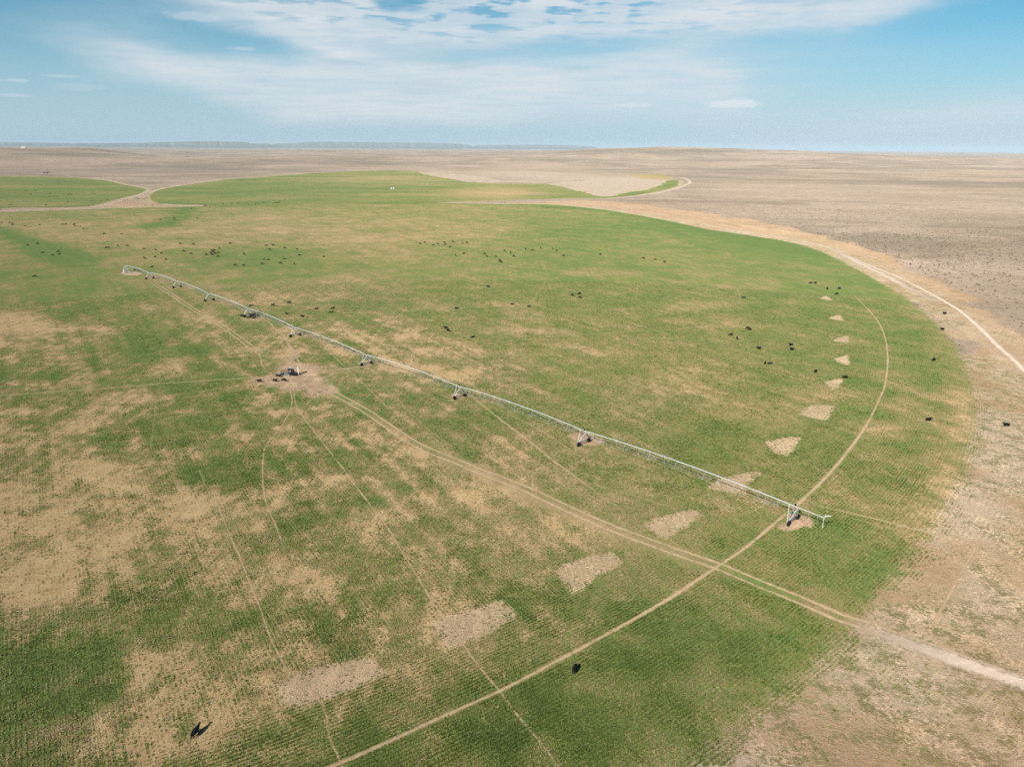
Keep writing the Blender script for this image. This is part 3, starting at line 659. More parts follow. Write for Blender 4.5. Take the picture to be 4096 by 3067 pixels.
# cattle trails
for pts, w, mt, wd in [
    ([(1110, 1507), (1042, 1509), (900, 1517), (741, 1527), (560, 1541), (370, 1557), (180, 1570), (0, 1583), (-150, 1592)], 2.6, M_RUT, .6),
    ([(1040, 1535), (981, 1547), (830, 1562), (660, 1586), (520, 1600), (380, 1616)], 1.6, M_FAINT, .6),
    ([(1163, 1530), (1163, 1560), (1163, 1630), (1140, 1680), (1111, 1722), (1065, 1780), (1050, 1833), (1050, 1926), (1068, 2010), (1093, 2074), (1120, 2150), (1148, 2204)], 1.1, M_TRAIL, .7),
    ([(1170, 1560), (1185, 1630), (1240, 1710), (1296, 1778), (1350, 1850), (1407, 1926), (1470, 2010), (1537, 2093), (1611, 2204), (1722, 2389), (1850, 2570), (1940, 2690), (1999, 2758), (2090, 2889), (2150, 2965), (2222, 3067), (2280, 3160)], 1.0, M_TRAIL, .5),
    ([(850, 1960), (907, 2111), (960, 2230), (1000, 2333), (1040, 2440), (1074, 2537), (1110, 2610), (1148, 2685), (1230, 2760), (1278, 2796), (1300, 2870), (1315, 2944), (1350, 3010), (1375, 3067), (1400, 3140)], .9, M_TRAIL, .4),
    ([(1071, 1280), (1106, 1318), (1134, 1344), (1150, 1372), (1160, 1400), (1168, 1425), (1160, 1470)], 2.6, M_TRAIL, .5),
    ([(1150, 1372), (1170, 1400), (1190, 1440), (1215, 1465)], 1.6, M_TRAIL, .4), ([(1036, 1407), (1042, 1430), (1050, 1465), (1065, 1480)], 1.4, M_TRAIL, .3),
    ([(1260, 1320), (1305, 1394), (1368, 1457), (1394, 1480), (1454, 1537), (1501, 1581), (1560, 1640)], .9, M_TRAIL, .3),
    ([(1220, 1492), (1320, 1485), (1420, 1470), (1500, 1462)], 3.2, M_TRAIL, .5), ([(1230, 1500), (1400, 1530), (1600, 1548), (1800, 1560)], 1.2, M_FAINT, .5),
    ([(1824, 1047), (1980, 1061), (2147, 1074), (2300, 1089), (2445, 1101), (2580, 1114), (2700, 1125), (2850, 1139), (2994, 1151), (3229, 1173), (3400, 1192), (3560, 1210)], 1.5, M_TRAIL, .4),
    ([(2700, 1160), (2850, 1167), (2994, 1180), (3229, 1204), (3440, 1225)], 1.0, M_FAINT, .4),
    ([(1850, 1398), (1948, 1376), (2100, 1358), (2246, 1343), (2450, 1332), (2700, 1317), (2847, 1303)], 1.3, M_TRAIL, .5),
    ([(2580, 1660), (2660, 1600), (2730, 1560), (2780, 1520)], .9, M_FAINT, .4), ([(1600, 1330), (1720, 1260), (1830, 1190), (1960, 1110)], .9, M_FAINT, .5),
    ([(3250, 2018), (3350, 2040), (3458, 2064), (3600, 2098), (3735, 2134), (3900, 2160), (4096, 2192), (4300, 2225)], 1.6, M_TRAIL, .5),
    ([(3330, 2050), (3450, 2085), (3560, 2110), (3680, 2140)], 1.0, M_FAINT, .4),
    ([(3930, 2140), (3876, 2238), (3830, 2320), (3790, 2390), (3757, 2450), (3735, 2515)], 1.4, M_TRAIL, .4),
    ([(3000, 3020), (3100, 2965), (3200, 2940), (3361, 2929), (3458, 2915), (3586, 2899), (3750, 2912), (3900, 2930), (4096, 2960), (4250, 2990)], 1.2, M_FAINT, .5),
    ([(1810, 1840), (2000, 1870), (2200, 1900), (2400, 1945), (2560, 1990), (2700, 2030)], 1.2, M_FAINT, .5), ([(2500, 1725), (2600, 1790), (2720, 1850)], 1.0, M_FAINT, .4),
    ([(60, 905), (190, 960), (340, 1025), (440, 1062), (520, 1087)], 1.6, M_FAINT, .4), ([(100, 960), (240, 1090), (300, 1092), (450, 1095)], 1.2, M_FAINT, .3),
    ([(30, 930), (160, 985), (300, 1035), (420, 1068)], 1.2, M_FAINT, .4), ([(980, 1260), (1040, 1290), (1110, 1340)], 1.0, M_FAINT, .3),
    ([(640, 1390), (640, 1500), (620, 1640), (600, 1800)], .7, M_FAINT, .4), ([(790, 1860), (860, 2040), (930, 2200)], .7, M_FAINT, .3),
    ([(1560, 1560), (1700, 1710), (1830, 1800)], .9, M_FAINT, .3), ([(3420, 1130), (3440, 1160), (3480, 1200)], .9, M_FAINT, .3), ([(2000, 1640), (2160, 1720), (2330, 1830)], 1.0, M_FAINT, .3)]:
    ribbon('cattle_trail', P(pts), w * .68, mt, wd, 2.0)
ribbon('wheel_track', P([(3470, 1690), (3495, 1648), (3516, 1600), (3530, 1565)]), 1.3, M_TRAIL, .2, 2.0, (.02, .02))
# wheel tracks of the irrigator (rings round the pivot)
def ring(r, px0, px1, w, mt, fade=(.05, .05)):
    a = at(*px0) - PIVOT; b = at(*px1) - PIVOT
    a0 = math.atan2(a[1], a[0]); a1 = math.atan2(b[1], b[0])
    pts = [PIVOT + r * np.array((math.cos(a0 + (a1 - a0) * k / 40), math.sin(a0 + (a1 - a0) * k / 40))) for k in range(41)]
    ribbon('wheel_track', pts, w, mt, .25, 3, fade)
R9 = float(np.mean([np.hypot(*(at(*q) - PIVOT)) for q in [(1700, 2900), (2250, 2630), (2720, 2370), (3050, 2140)]]))
R9B = float(np.mean([np.hypot(*(at(*q) - PIVOT)) for q in [(3490, 1665), (3545, 1500), (3550, 1400)]]))
trk = [(1180, 3130), (1380, 3042), (1550, 2968), (1700, 2898), (1850, 2830), (2000, 2763), (2250, 2633), (2500, 2495), (2720, 2368), (2889, 2255), (3000, 2178), (3080, 2110), (3150, 2050)]
ribbon('wheel_track', P(trk), 1.25, M_WHEEL, .18, 1.5, (.02, .02), 1.5)
ribbon('wheel_track', P([(3160, 2045), (3210, 2000), (3290, 1925), (3380, 1820), (3440, 1740), (3490, 1665)]), 1.7, M_WHEEL, .3, 2.0, (.05, .05))
ribbon('wheel_track', P([(3510, 1610), (3535, 1560), (3547, 1500), (3551, 1440), (3546, 1375), (3525, 1310), (3498, 1268), (3450, 1215), (3400, 1170), (3350, 1140)]), 1.15, M_WHEEL, .2, 3.0, (.05, .3))
ribbon('wheel_track', P([(1890, 1588), (1954, 1640), (2020, 1692), (2100, 1752), (2210, 1840), (2300, 1905), (2413, 1988), (2500, 2050)]), 1.2, M_TRAIL, .2, 3.0, (.02, .3))
for pts in [[(2470, 1035), (2510, 1060), (2535, 1085), (2550, 1124), (2550, 1160), (2540, 1205)], [(2140, 1015), (2165, 1040), (2184, 1084), (2182, 1120), (2165, 1155), (2117, 1218)], [(2950, 1150), (2960, 1190), (2965, 1240)], [(1830, 1040), (1842, 1060), (1836, 1090), (1800, 1130), (1700, 1190)]]:
    ribbon('wheel_track', P(pts), 0.9, M_FAINT, .2, 3.0, (.1, .2))

# ------------------------------------------------------------------ low brush on the range
def brush():
    N = 150000
    r = np.sqrt(rng.uniform(120 ** 2, 1250 ** 2, N)); a = rng.uniform(R(-44), R(46), N)
    x = r * np.sin(a); y = r * np.cos(a)
    w = fbm(x / 120, y / 60, 4, 91)
    keep = rng.random(N) < (sstep(w, .38, .70) * .34 + .07) * sstep(r, 1250, 620)
    sd_ = poly_sd(x, y, shrub_line)
    keep &= (poly_sd(x, y, main_edge) < -6) & (poly_sd(x, y, left_edge) < -6) & (poly_sd(x, y, far_edge) < -14) & (poly_sd(x, y, fallow_edge) < -6) & (poly_sd(x, y, strip_edge) < -6)
    keep &= (sd_ < -6) | (rng.random(N) < .002)
    x, y = x[keep], y[keep]; n = len(x)
    bm = bmesh.new(); bmesh.ops.create_icosphere(bm, subdivisions=1, radius=1.0)
    bv = np.array([v.co for v in bm.verts]); bf = np.array([[v.index for v in f.verts] for f in bm.faces]); bm.free()
    s = rng.uniform(.22, .46, n) * rng.choice([1, 1, 1, 1.5], n)
    jit = rng.uniform(.6, 1.25, (n, len(bv), 1))
    th = rng.uniform(0, 6.28, n); st = rng.uniform(.75, 1.35, n)
    v = bv[None] * jit * s[:, None, None]
    v[:, :, 0] *= st[:, None]; v[:, :, 2] = np.maximum(v[:, :, 2] * .75, -.1) + s[:, None] * .35
    cx, sx = np.cos(th)[:, None], np.sin(th)[:, None]
    vx = v[:, :, 0] * cx - v[:, :, 1] * sx + x[:, None]; vy = v[:, :, 0] * sx + v[:, :, 1] * cx + y[:, None]
    V = np.stack([vx, vy, v[:, :, 2]], -1).reshape(-1, 3)
    Fc = (bf[None] + (np.arange(n) * len(bv))[:, None, None]).reshape(-1, 3)
    mt, t, out = new_mat('dry_brush')
    nz = t.noise(t.pos(), .5, 2)
    principled(t, out, t.mix(t.step(nz, .35, .65), (.10, .09, .055), (.20, .165, .10)), .95, 0, .05)
    link('sagebrush', mesh_from('sagebrush', V, Fc, mt), 'stuff')
    return n
print('brush', brush())

# ------------------------------------------------------------------ grass tufts of the sown field, near enough to be told from the soil
def grass():
    N = 1250000
    r0, r1 = 58.0, 420.0
    r = r0 * (r1 / r0) ** rng.random(N); a = np.where(r < 160, rng.uniform(R(-60), R(60), N), rng.uniform(R(-42), R(42), N))
    x = r * np.sin(a); y = r * np.cos(a)
    # drilled rows: nudge each tuft on to its row
    rp = np.hypot(x - PIVOT[0], y - PIVOT[1]); outer = rp > RB
    sp = .64
    st = x * math.cos(ROW_AZ) - y * math.sin(ROW_AZ)
    row = np.where(outer, rp, st); d = np.round(row / sp) * sp - row
    ux = np.where(outer, (x - PIVOT[0]) / rp, math.cos(ROW_AZ)); uy = np.where(outer, (y - PIVOT[1]) / rp, -math.sin(ROW_AZ))
    k = rng.uniform(.55, 1.0, N); x = x + ux * d * k; y = y + uy * d * k
    fm = poly_sd(x, y, main_edge) + (fbm(x / 6, y / 6, 3, 88) - .5) * 10; keep = fm > -34
    x, y, r, fm = x[keep], y[keep], r[keep], fm[keep]
    at_ = ground_attrs(x, y)
    c = at_['crop'] + (fbm(x / .8, y / .8, 2, 73) - .5) * .4
    edge_p = np.where(fm > 6, 1, np.where(fm > -2, .6, .16 * sstep(fbm(x / 14, y / 14, 3, 93), .42, .6) + .02))
    keep = (rng.random(len(x)) < (sstep(c, .08, 1.0) * .64 + .09) * edge_p) & (at_['pale'] < rng.uniform(.2, 1.06, len(x))) & (at_['soil'] < rng.uniform(.1, .75, len(x)))
    idx = np.nonzero(keep)[0]; xk, yk = x[idx], y[idx]; ok = np.ones(len(idx), bool)
    for c_, w in RIBBONS:
        lo = c_.min(0) - 3; hi = c_.max(0) + 3
        q = np.nonzero((xk > lo[0]) & (xk < hi[0]) & (yk > lo[1]) & (yk < hi[1]))[0]
        if len(q) and w < 4: ok[q] &= line_d(xk[q], yk[q], c_) > w * rng.uniform(.7, 1.25, len(q))
    keep[idx] = ok
    x, y, r, c, fm = x[keep], y[keep], r[keep], c[keep], fm[keep]; n = len(x)
    nb = 5; sz = np.clip(rng.lognormal(-.18, .26, n), .45, 1.6)
    th = rng.uniform(0, 6.28, (n, nb)); lean = rng.uniform(.10, .28, (n, nb)); hgt = rng.uniform(.07, .20, (n, nb)) * (.6 + .9 * fbm(x / 7, y / 7, 3, 96))[:, None] * sz[:, None]; lean = lean * sz[:, None] * np.clip(.6 + c[:, None] * .7, .5, 1.5)
    wd = rng.uniform(.05, .11, (n, nb)) * sz[:, None]
    bx = x[:, None] + rng.normal(0, .07, (n, nb)); by = y[:, None] + rng.normal(0, .07, (n, nb))
    V = np.zeros((n, nb, 3, 3), np.float32)
    V[:, :, 0, 0] = bx - np.sin(th) * wd; V[:, :, 0, 1] = by + np.cos(th) * wd
    V[:, :, 1, 0] = bx + np.sin(th) * wd; V[:, :, 1, 1] = by - np.cos(th) * wd
    V[:, :, 2, 0] = bx + np.cos(th) * lean; V[:, :, 2, 1] = by + np.sin(th) * lean; V[:, :, 2, 2] = hgt
    tint = np.clip(rng.normal(.5, .26, n) - (c - .7) * .45 + (fbm(x / 5, y / 5, 3, 95) - .5) * 1.3 + np.where(fm < -2, .28, 0), 0, 1)
    Fc = np.arange(n * nb * 3).reshape(-1, 3)
    mt, t, out = new_mat('grass_blades')
    ti = t.attr('tint')
    cc = t.mix(t.step(ti, 0, .5), (.115, .160, .036), (.215, .250, .066)); cc = t.mix(t.step(ti, .55, 1.05), cc, (.42, .33, .17))
    bs = principled(t, None, cc, .8, 0, .15)
    tr = t.node('ShaderNodeBsdfTranslucent'); t.put(tr.inputs[0], cc)
    mx = t.node('ShaderNodeMixShader'); mx.inputs[0].default_value = .35
    t.l.new(bs.outputs[0], mx.inputs[1]); t.l.new(tr.outputs[0], mx.inputs[2]); t.l.new(mx.outputs[0], out.inputs['Surface'])
    link('grass', mesh_from('grass', V.reshape(-1, 3), Fc, mt, {'tint': np.repeat(tint, nb * 3)}), 'stuff')
    return n
print('grass', grass())

# ------------------------------------------------------------------ mesh builder for made things
class MB:
    def __init__(s): s.v = []; s.f = []; s.mi = []
    def _add(s, vs, fs, m=0):
        b = len(s.v); s.v += [tuple(q) for q in vs]; s.f += [tuple(b + i for i in f) for f in fs]; s.mi += [m] * len(fs)
    def box(s, c, size, rot=None, m=0, bev=0.0):
        hx, hy, hz_ = [q / 2 for q in size]
        if bev:
            bm = bmesh.new(); bmesh.ops.create_cube(bm, size=1.0)
            for v in bm.verts: v.co = Vector((v.co.x * size[0], v.co.y * size[1], v.co.z * size[2]))
            bmesh.ops.bevel(bm, geom=bm.edges[:], offset=bev, segments=2, affect='EDGES', profile=.7)
            bm.verts.index_update()
            vs = [v.co.copy() for v in bm.verts]; fs = [[v.index for v in f.verts] for f in bm.faces]; bm.free()
        else:
            vs = [Vector((x, y, z)) for x in (-hx, hx) for y in (-hy, hy) for z in (-hz_, hz_)]
            fs = [(0, 1, 3, 2), (4, 6, 7, 5), (0, 4, 5, 1), (2, 3, 7, 6), (0, 2, 6, 4), (1, 5, 7, 3)]
        if rot is not None: vs = [rot @ v for v in vs]
        s._add([v + Vector(c) for v in vs], fs, m)
    def tube(s, pts, r, n=8, m=0, caps=True):
        pts = [Vector(p) for p in pts]; rings = []
        rr = r if hasattr(r, '__len__') else [r] * len(pts)
        ref = None
        for i, p in enumerate(pts):
            d = (pts[min(i + 1, len(pts) - 1)] - pts[max(i - 1, 0)]).normalized()
            if ref is None or abs(ref.dot(d)) > .95: ref = Vector((0, 0, 1)) if abs(d.z) < .9 else Vector((1, 0, 0))
            a = d.cross(ref).normalized(); b = d.cross(a)
            rings.append([p + a * rr[i] * math.cos(2 * math.pi * k / n) + b * rr[i] * math.sin(2 * math.pi * k / n) for k in range(n)])
        vs = [q for g in rings for q in g]; fs = []
        for i in range(len(pts) - 1):
            for k in range(n):
                fs.append((i * n + k, i * n + (k + 1) % n, (i + 1) * n + (k + 1) % n, (i + 1) * n + k))
        if caps: fs.append(tuple(range(n))[::-1]); fs.append(tuple((len(pts) - 1) * n + k for k in range(n)))
        s._add(vs, fs, m)
    def bar(s, a, b, r, m=0, n=5): s.tube([a, b], r, n, m)
    def lathe(s, axis_o, axis_d, prof, n=20, m=0):
        """prof: list of (along, radius)"""
        o = Vector(axis_o); d = Vector(axis_d).normalized()
        ref = Vector((0, 0, 1)) if abs(d.z) < .9 else Vector((1, 0, 0))
        a = d.cross(ref).normalized(); b = d.cross(a); vs = []; fs = []
        for h, r in prof:
            for k in range(n):
                th = 2 * math.pi * k / n; vs.append(o + d * h + (a * math.cos(th) + b * math.sin(th)) * r)
        for i in range(len(prof) - 1):
            for k in range(n): fs.append((i * n + k, i * n + (k + 1) % n, (i + 1) * n + (k + 1) % n, (i + 1) * n + k))
        fs.append(tuple(range(n))[::-1]); fs.append(tuple((len(prof) - 1) * n + k for k in range(n)))
        s._add(vs, fs, m)
    def build(s, name, mats, parent=None, label=None, smooth=False):
        me = bpy.data.meshes.new(name); me.from_pydata([tuple(v) for v in s.v], [], s.f)
        mats = mats if isinstance(mats, (list, tuple)) else [mats]
        for m_ in mats: me.materials.append(m_)
        me.polygons.foreach_set('material_index', s.mi)
        bm = bmesh.new(); bm.from_mesh(me); bmesh.ops.recalc_face_normals(bm, faces=bm.faces[:]); bm.to_mesh(me); bm.free()
        if smooth:
            me.polygons.foreach_set('use_smooth', [True] * len(me.polygons)); me.set_sharp_from_angle(angle=R(40))
        o = bpy.data.objects.new(name, me); col.objects.link(o)
        if parent is not None: o.parent = parent
        if label: o['label'] = label
        return o
def thing(name, label, cat, loc=(0, 0, 0), rz=0.0, group=None):
    o = bpy.data.objects.new(name, None); col.objects.link(o)
    o.location = loc; o.rotation_euler = (0, 0, rz); o['label'] = label; o['category'] = cat
    o.empty_display_size = .5
    if group: o['group'] = group
    return o
KIDS = {}
def copy_tree(o, parent=None):
    c = o.copy(); col.objects.link(c); c.parent = parent
    for ch in [q for q in list(o.children)]: copy_tree(ch, c)
    return c

def simple_mat(name, color, rough=.6, metal=0.0, var=.12, scale=3.0, spec=.3, dirt=None):
    mt, t, out = new_mat(name)
    tc_ = t.node('ShaderNodeTexCoord').outputs['Object']
    n = t.noise(tc_, scale, 4, .6)
    c = t.mix(t.step(n, .3, .7), tuple(q * (1 - var) for q in color), tuple(min(1, q * (1 + var)) for q in color))
    if dirt:
        z = t.noise(tc_, scale * .4, 5, .65)
        c = t.mix(t.mul(t.step(z, .5, .72), .6), c, dirt)
    principled(t, out, c, t.lin(n, .3, .7, rough * .85, min(1, rough * 1.15)), metal, spec, t.bump(n, .15, .02))
    return mt
M_GALV = simple_mat('galvanised_steel', (.50, .535, .53), .5, .10, .12, 1.5, .5, (.50, .47, .40))
M_RUBBER = simple_mat('tyre_rubber', (.014, .014, .014), .85, 0, .3, 6)
M_RIM = simple_mat('painted_rim', (.62, .63, .62), .5, .1, .1, 4)
M_BLACKBOX = simple_mat('black_plastic', (.02, .02, .022), .5)
M_HOSE = simple_mat('grey_hose', (.55, .57, .56), .6)
M_REDPIPE = simple_mat('rusty_red_pipe', (.33, .10, .055), .75, 0, .25, 2)
M_WHITE = simple_mat('white_paint', (.80, .80, .78), .5, 0, .06, 2, .4, (.55, .50, .42))
M_CONC = simple_mat('concrete', (.46, .44, .40), .9, 0, .12, 3)
M_TEAL = simple_mat('teal_paint', (.03, .26, .32), .35, 0, .1, 2, .5)
M_DARKP = simple_mat('dark_paint', (.018, .02, .024), .35, 0, .2, 2, .5)
M_GLASS = simple_mat('dark_window_glass', (.02, .025, .03), .08, 0, .1, 1, .6)
M_GREENP = simple_mat('dark_green_paint', (.018, .04, .032), .5, 0, .2, 2, .4)
M_BLUE = simple_mat('blue_panel', (.02, .03, .055), .2, 0, .2, 3, .6)
M_RUST = simple_mat('rusty_steel', (.22, .12, .085), .8, 0, .25, 3)
M_DKROOF = simple_mat('weathered_roofing', (.09, .08, .075), .85, 0, .2, 1.5)
M_WOOD = simple_mat('weathered_boards', (.17, .13, .10), .9, 0, .25, 1.2)

# ------------------------------------------------------------------ centre pivot irrigator
def irrigator(label):
    root = thing('centre_pivot_irrigator', label, 'irrigator', (PIVOT[0], PIVOT[1], 0))
    base = Vector((PIVOT[0], PIVOT[1], 0))
    V3 = lambda p, z: Vector((p[0], p[1], z)) - base
    piv_top = V3(PIVOT, 4.35)
    main_dir = (V3(END, 0)).normalized()
    side = Vector((-main_dir.y, main_dir.x, 0))
    # pivot tower: four leaning legs, riser pipe, ladder, panel
    mb = MB()
    for sx in (-1, 1):
        for sy in (-1, 1):
            foot = main_dir * (1.7 * sx) + side * (1.7 * sy); top = main_dir * (.32 * sx) + side * (.32 * sy) + Vector((0, 0, 3.95))
            mb.bar(foot, top, .075)
    for z, k in ((1.2, .82), (2.5, .53)):
        s_ = 1.7 - (1.7 - .32) * z / 3.95
        cs = [main_dir * (s_ * a) + side * (s_ * b) + Vector((0, 0, z)) for a, b in ((-1, -1), (1, -1), (1, 1), (-1, 1))]
        for i in range(4): mb.bar(cs[i], cs[(i + 1) % 4], .045)
    f = [main_dir * (1.7 * a) + side * (1.7 * b) for a, b in ((-1, -1), (1, -1), (1, 1), (-1, 1))]
    tp = [main_dir * (.9 * a) + side * (.9 * b) + Vector((0, 0, 2.3)) for a, b in ((-1, -1), (1, -1), (1, 1), (-1, 1))]
    for i in range(4): mb.bar(f[i], tp[(i + 1) % 4], .04)
    pt = mb.build('pivot_tower', M_GALV, root)
    mb = MB(); mb.tube([(0, 0, 0.02), (0, 0, 3.9), (0, 0, 4.2)], .125, 12); mb.tube([(0, 0, 4.2), (0, 0, 4.35), main_dir * .3 + Vector((0, 0, 4.42)), main_dir * .8 + Vector((0, 0, 4.38))], .125, 10); mb.lathe((0, 0, 3.85), (0, 0, 1), [(0, .24), (.1, .26), (.22, .26), (.3, .16)], 14); mb.build('riser_pipe', M_GALV, root, smooth=True)
    mb = MB(); q = side * -1.6 + main_dir * 1.5; mb.box(q + Vector((0, 0, 1.45)), (.9, .45, 1.2), Matrix.Rotation(math.atan2(main_dir.y, main_dir.x), 3, 'Z'), bev=.03); mb.bar(q + Vector((-.3, 0, 0)), q + Vector((-.3, 0, .9)), .05); mb.bar(q + Vector((.3, 0, 0)), q + Vector((.3, 0, .9)), .05); mb.build('control_panel', M_WHITE, root)
    mb = MB(); mb.box((0, 0, .06), (4.6, 4.6, .16), Matrix.Rotation(math.atan2(main_dir.y, main_dir.x), 3, 'Z'), bev=.03); mb.build('concrete_pad', M_CONC, root)
    ends = [(piv_top, None)] + [(V3(p, PIPE_Z), None) for p in TOWERS] + [(V3(END, 3.72), None)]
    for i in range(10):
        a = ends[i][0].copy(); b = ends[i + 1][0].copy(); L = (b - a).length; d = (b - a).normalized()
        flat = Vector((d.x, d.y, 0)).normalized(); sd_ = Vector((-flat.y, flat.x, 0))
        last_ = i == 9
        crown = 0.0 if last_ else .75
        n = 24
        zt = lambda u: crown * 4 * u * (1 - u)
        pp = [a.lerp(b, k / n) + Vector((0, 0, zt(k / n))) for k in range(n + 1)]
        pipe = MB(); pipe.tube(pp, .112 if not last_ else .095, 8)
        po = pipe.build('span_pipe' if not last_ else 'overhang_pipe', M_GALV, root, smooth=True)
        pt_at = lambda u: a.lerp(b, u) + Vector((0, 0, zt(u)))
        if not last_:
            tr = MB(); ns = 7 if L > 42 else 5
            us = [(k + .8) / (ns + .6) for k in range(ns)]
            low = []
            for u in us:
                q = pt_at(u); dep = 1.75 if 0.1 < u < .9 else 1.3
                l1 = q + sd_ * .8 - Vector((0, 0, dep)); l2 = q - sd_ * .8 - Vector((0, 0, dep)); low.append((l1, l2))
                for l in (l1, l2): tr.bar(q, l, .026, n=4)
                tr.bar(l1, l2, .02, n=4)
            hw = .5 * L / (ns + .6)
            for k, u in enumerate(us):
                for l in low[k]:
                    for du in (-1, 1):
                        uu = min(max(u + du * .5 / (ns + .6), 0), 1); tr.bar(pt_at(uu), l, .012, n=4)
            for sidx in (0, 1):
                chain = [pt_at(.012) - Vector((0, 0, .12))] + [q[sidx] for q in low] + [pt_at(.988) - Vector((0, 0, .12))]
                for k in range(len(chain) - 1): tr.bar(chain[k], chain[k + 1], .014, n=4)
            tr.build('truss', M_GALV, po)
        nd = 8 if not last_ else 3
        for k in range(nd):
            u = (k + .5) / nd; q = pt_at(u) + Vector((0, 0, .1))
            h = MB(); s_ = sd_ * (.28 if k % 2 else -.28)
            h.tube([q, q + Vector((0, 0, .14)) + s_ * .4, q + Vector((0, 0, .06)) + s_ * .9, q + s_ - Vector((0, 0, .4)), q + s_ - Vector((0, 0, 1.75))], .02, 5)
            h.lathe(q + s_ - Vector((0, 0, 1.95)), (0, 0, 1), [(0, .05), (.06, .06), (.2, .03)], 6)
            h.build('drop_hose', M_HOSE, po)
        if last_:
            g = MB(); g.tube([b, b + d * .25 + Vector((0, 0, .1)), b + d * .3 + Vector((0, 0, .45))], .075, 8); q = b + d * .3 + Vector((0, 0, .5))
            g.tube([q, q + (flat * .8 + sd_ * .25) * .6 + Vector((0, 0, .12)), q + (flat * .8 + sd_ * .25) * 1.3 + Vector((0, 0, .3))], [.09, .07, .045], 8); g.lathe(q - Vector((0, 0, .1)), (0, 0, 1), [(0, .13), (.2, .13)], 10)
            g.build('end_gun', M_WHITE, root, smooth=True)
            g = MB(); g.tube([b + d * .05, b + d * .06 - Vector((0, 0, 2.0))], .04, 6); g.lathe(b + d * .06 - Vector((0, 0, 2.2)), (0, 0, 1), [(0, .09), (.2, .09)], 8); g.build('end_hose', M_WHITE, root)
    for i, p in enumerate(TOWERS):
        c = V3(p, 0); prev = ends[i][0]; nxt = ends[i + 2][0]
        along = Vector((nxt.x - prev.x, nxt.y - prev.y, 0)).normalized(); roll_ = Vector((-along.y, along.x, 0))
        top = c + Vector((0, 0, PIPE_Z))
        mb = MB(); hub = .62; wb = 2.1
        for s_ in (-1, 1):
            w = c + roll_ * (wb * s_) + Vector((0, 0, hub + .25))
            for k in (-1, 1):
                mb.bar(w + along * (.08 * k), top + along * (.95 * k) + roll_ * (.12 * s_) - Vector((0, 0, .05)), .075)
            mid = w.lerp(top, .45)
            mb.bar(w.lerp(top + along * .95, .45), w.lerp(top - along * .95, .45), .04)
        for k in (-1, 1):
            mb.bar((c + roll_ * wb + Vector((0, 0, hub + .25))).lerp(top + along * (.95 * k), .45), (c - roll_ * wb + Vector((0, 0, hub + .25))).lerp(top + along * (.95 * k), .45), .04)
        dt = mb.build('drive_tower', M_GALV, root)
        mb = MB(); mb.box(c + Vector((0, 0, hub + .22)), (2 * wb + .5, .16, .2), Matrix.Rotation(math.atan2(roll_.y, roll_.x), 3, 'Z'), bev=.02)
        mb.box(c + Vector((0, 0, hub + .02)) , (.5, .34, .3), Matrix.Rotation(math.atan2(roll_.y, roll_.x), 3, 'Z'), 0, .04)
        mb.bar(c + roll_ * .2 + Vector((0, 0, hub)), c + roll_ * (wb - .1) + Vector((0, 0, hub)), .035); mb.bar(c - roll_ * .2 + Vector((0, 0, hub)), c - roll_ * (wb - .1) + Vector((0, 0, hub)), .035)
        mb.build('base_beam', M_GALV, dt)
        mb = MB(); mb.box(top + along * .3 + Vector((0, 0, .38)), (.34, .24, .42), Matrix.Rotation(math.atan2(along.y, along.x), 3, 'Z'), bev=.03); mb.bar(top + along * .3, top + along * .3 + Vector((0, 0, .2)), .03); mb.build('tower_box', M_BLACKBOX, dt)
        for s_ in (-1, 1):
            w = c + roll_ * (wb * s_) + Vector((0, 0, hub)) + along * .26
            mb = MB(); ax = along
            mb.lathe(w - ax * .19, ax, [(0, .36), (.0, .52), (.05, .61), (.12, .635), (.26, .635), (.33, .61), (.38, .52), (.38, .36)], 22, 0)
            for k in range(14):
                th = 2 * math.pi * k / 14; rd_ = roll_ * math.cos(th) + Vector((0, 0, 1)) * math.sin(th); tgt = ax.cross(rd_)
                for e in (-1, 1):
                    mb.bar(w + rd_ * .63 + ax * (.02 * e), w + rd_ * .625 + ax * (.17 * e) + tgt * .09, .03, 0, 4)
            mb.lathe(w - ax * .14, ax, [(0, .10), (.02, .34), (.06, .36), (.22, .36), (.26, .34), (.28, .10)], 16, 1)
            mb.build('wheel', [M_RUBBER, M_RIM], dt, smooth=True)
    return root
IRR = irrigator('long pale galvanised centre pivot irrigator standing across the near green field')
# the second machine, in the next circle
p2 = at(1709, 740); e2 = at(2381, 701.5)
IRR2 = copy_tree(IRR)
v1 = TOWERS[8] - PIVOT; v2 = e2 - p2
IRR2.location = (p2[0], p2[1], float(tz(*p2)))
IRR2.rotation_euler = (0, 0, math.atan2(v2[1], v2[0]) - math.atan2(v1[1], v1[0]))
IRR2['label'] = 'distant centre pivot irrigator in the far circular field below the hills'
for o in (IRR, IRR2): o['group'] = 'centre pivot irrigators'
print('irr2 length ratio', np.hypot(*v2) / np.hypot(*v1))

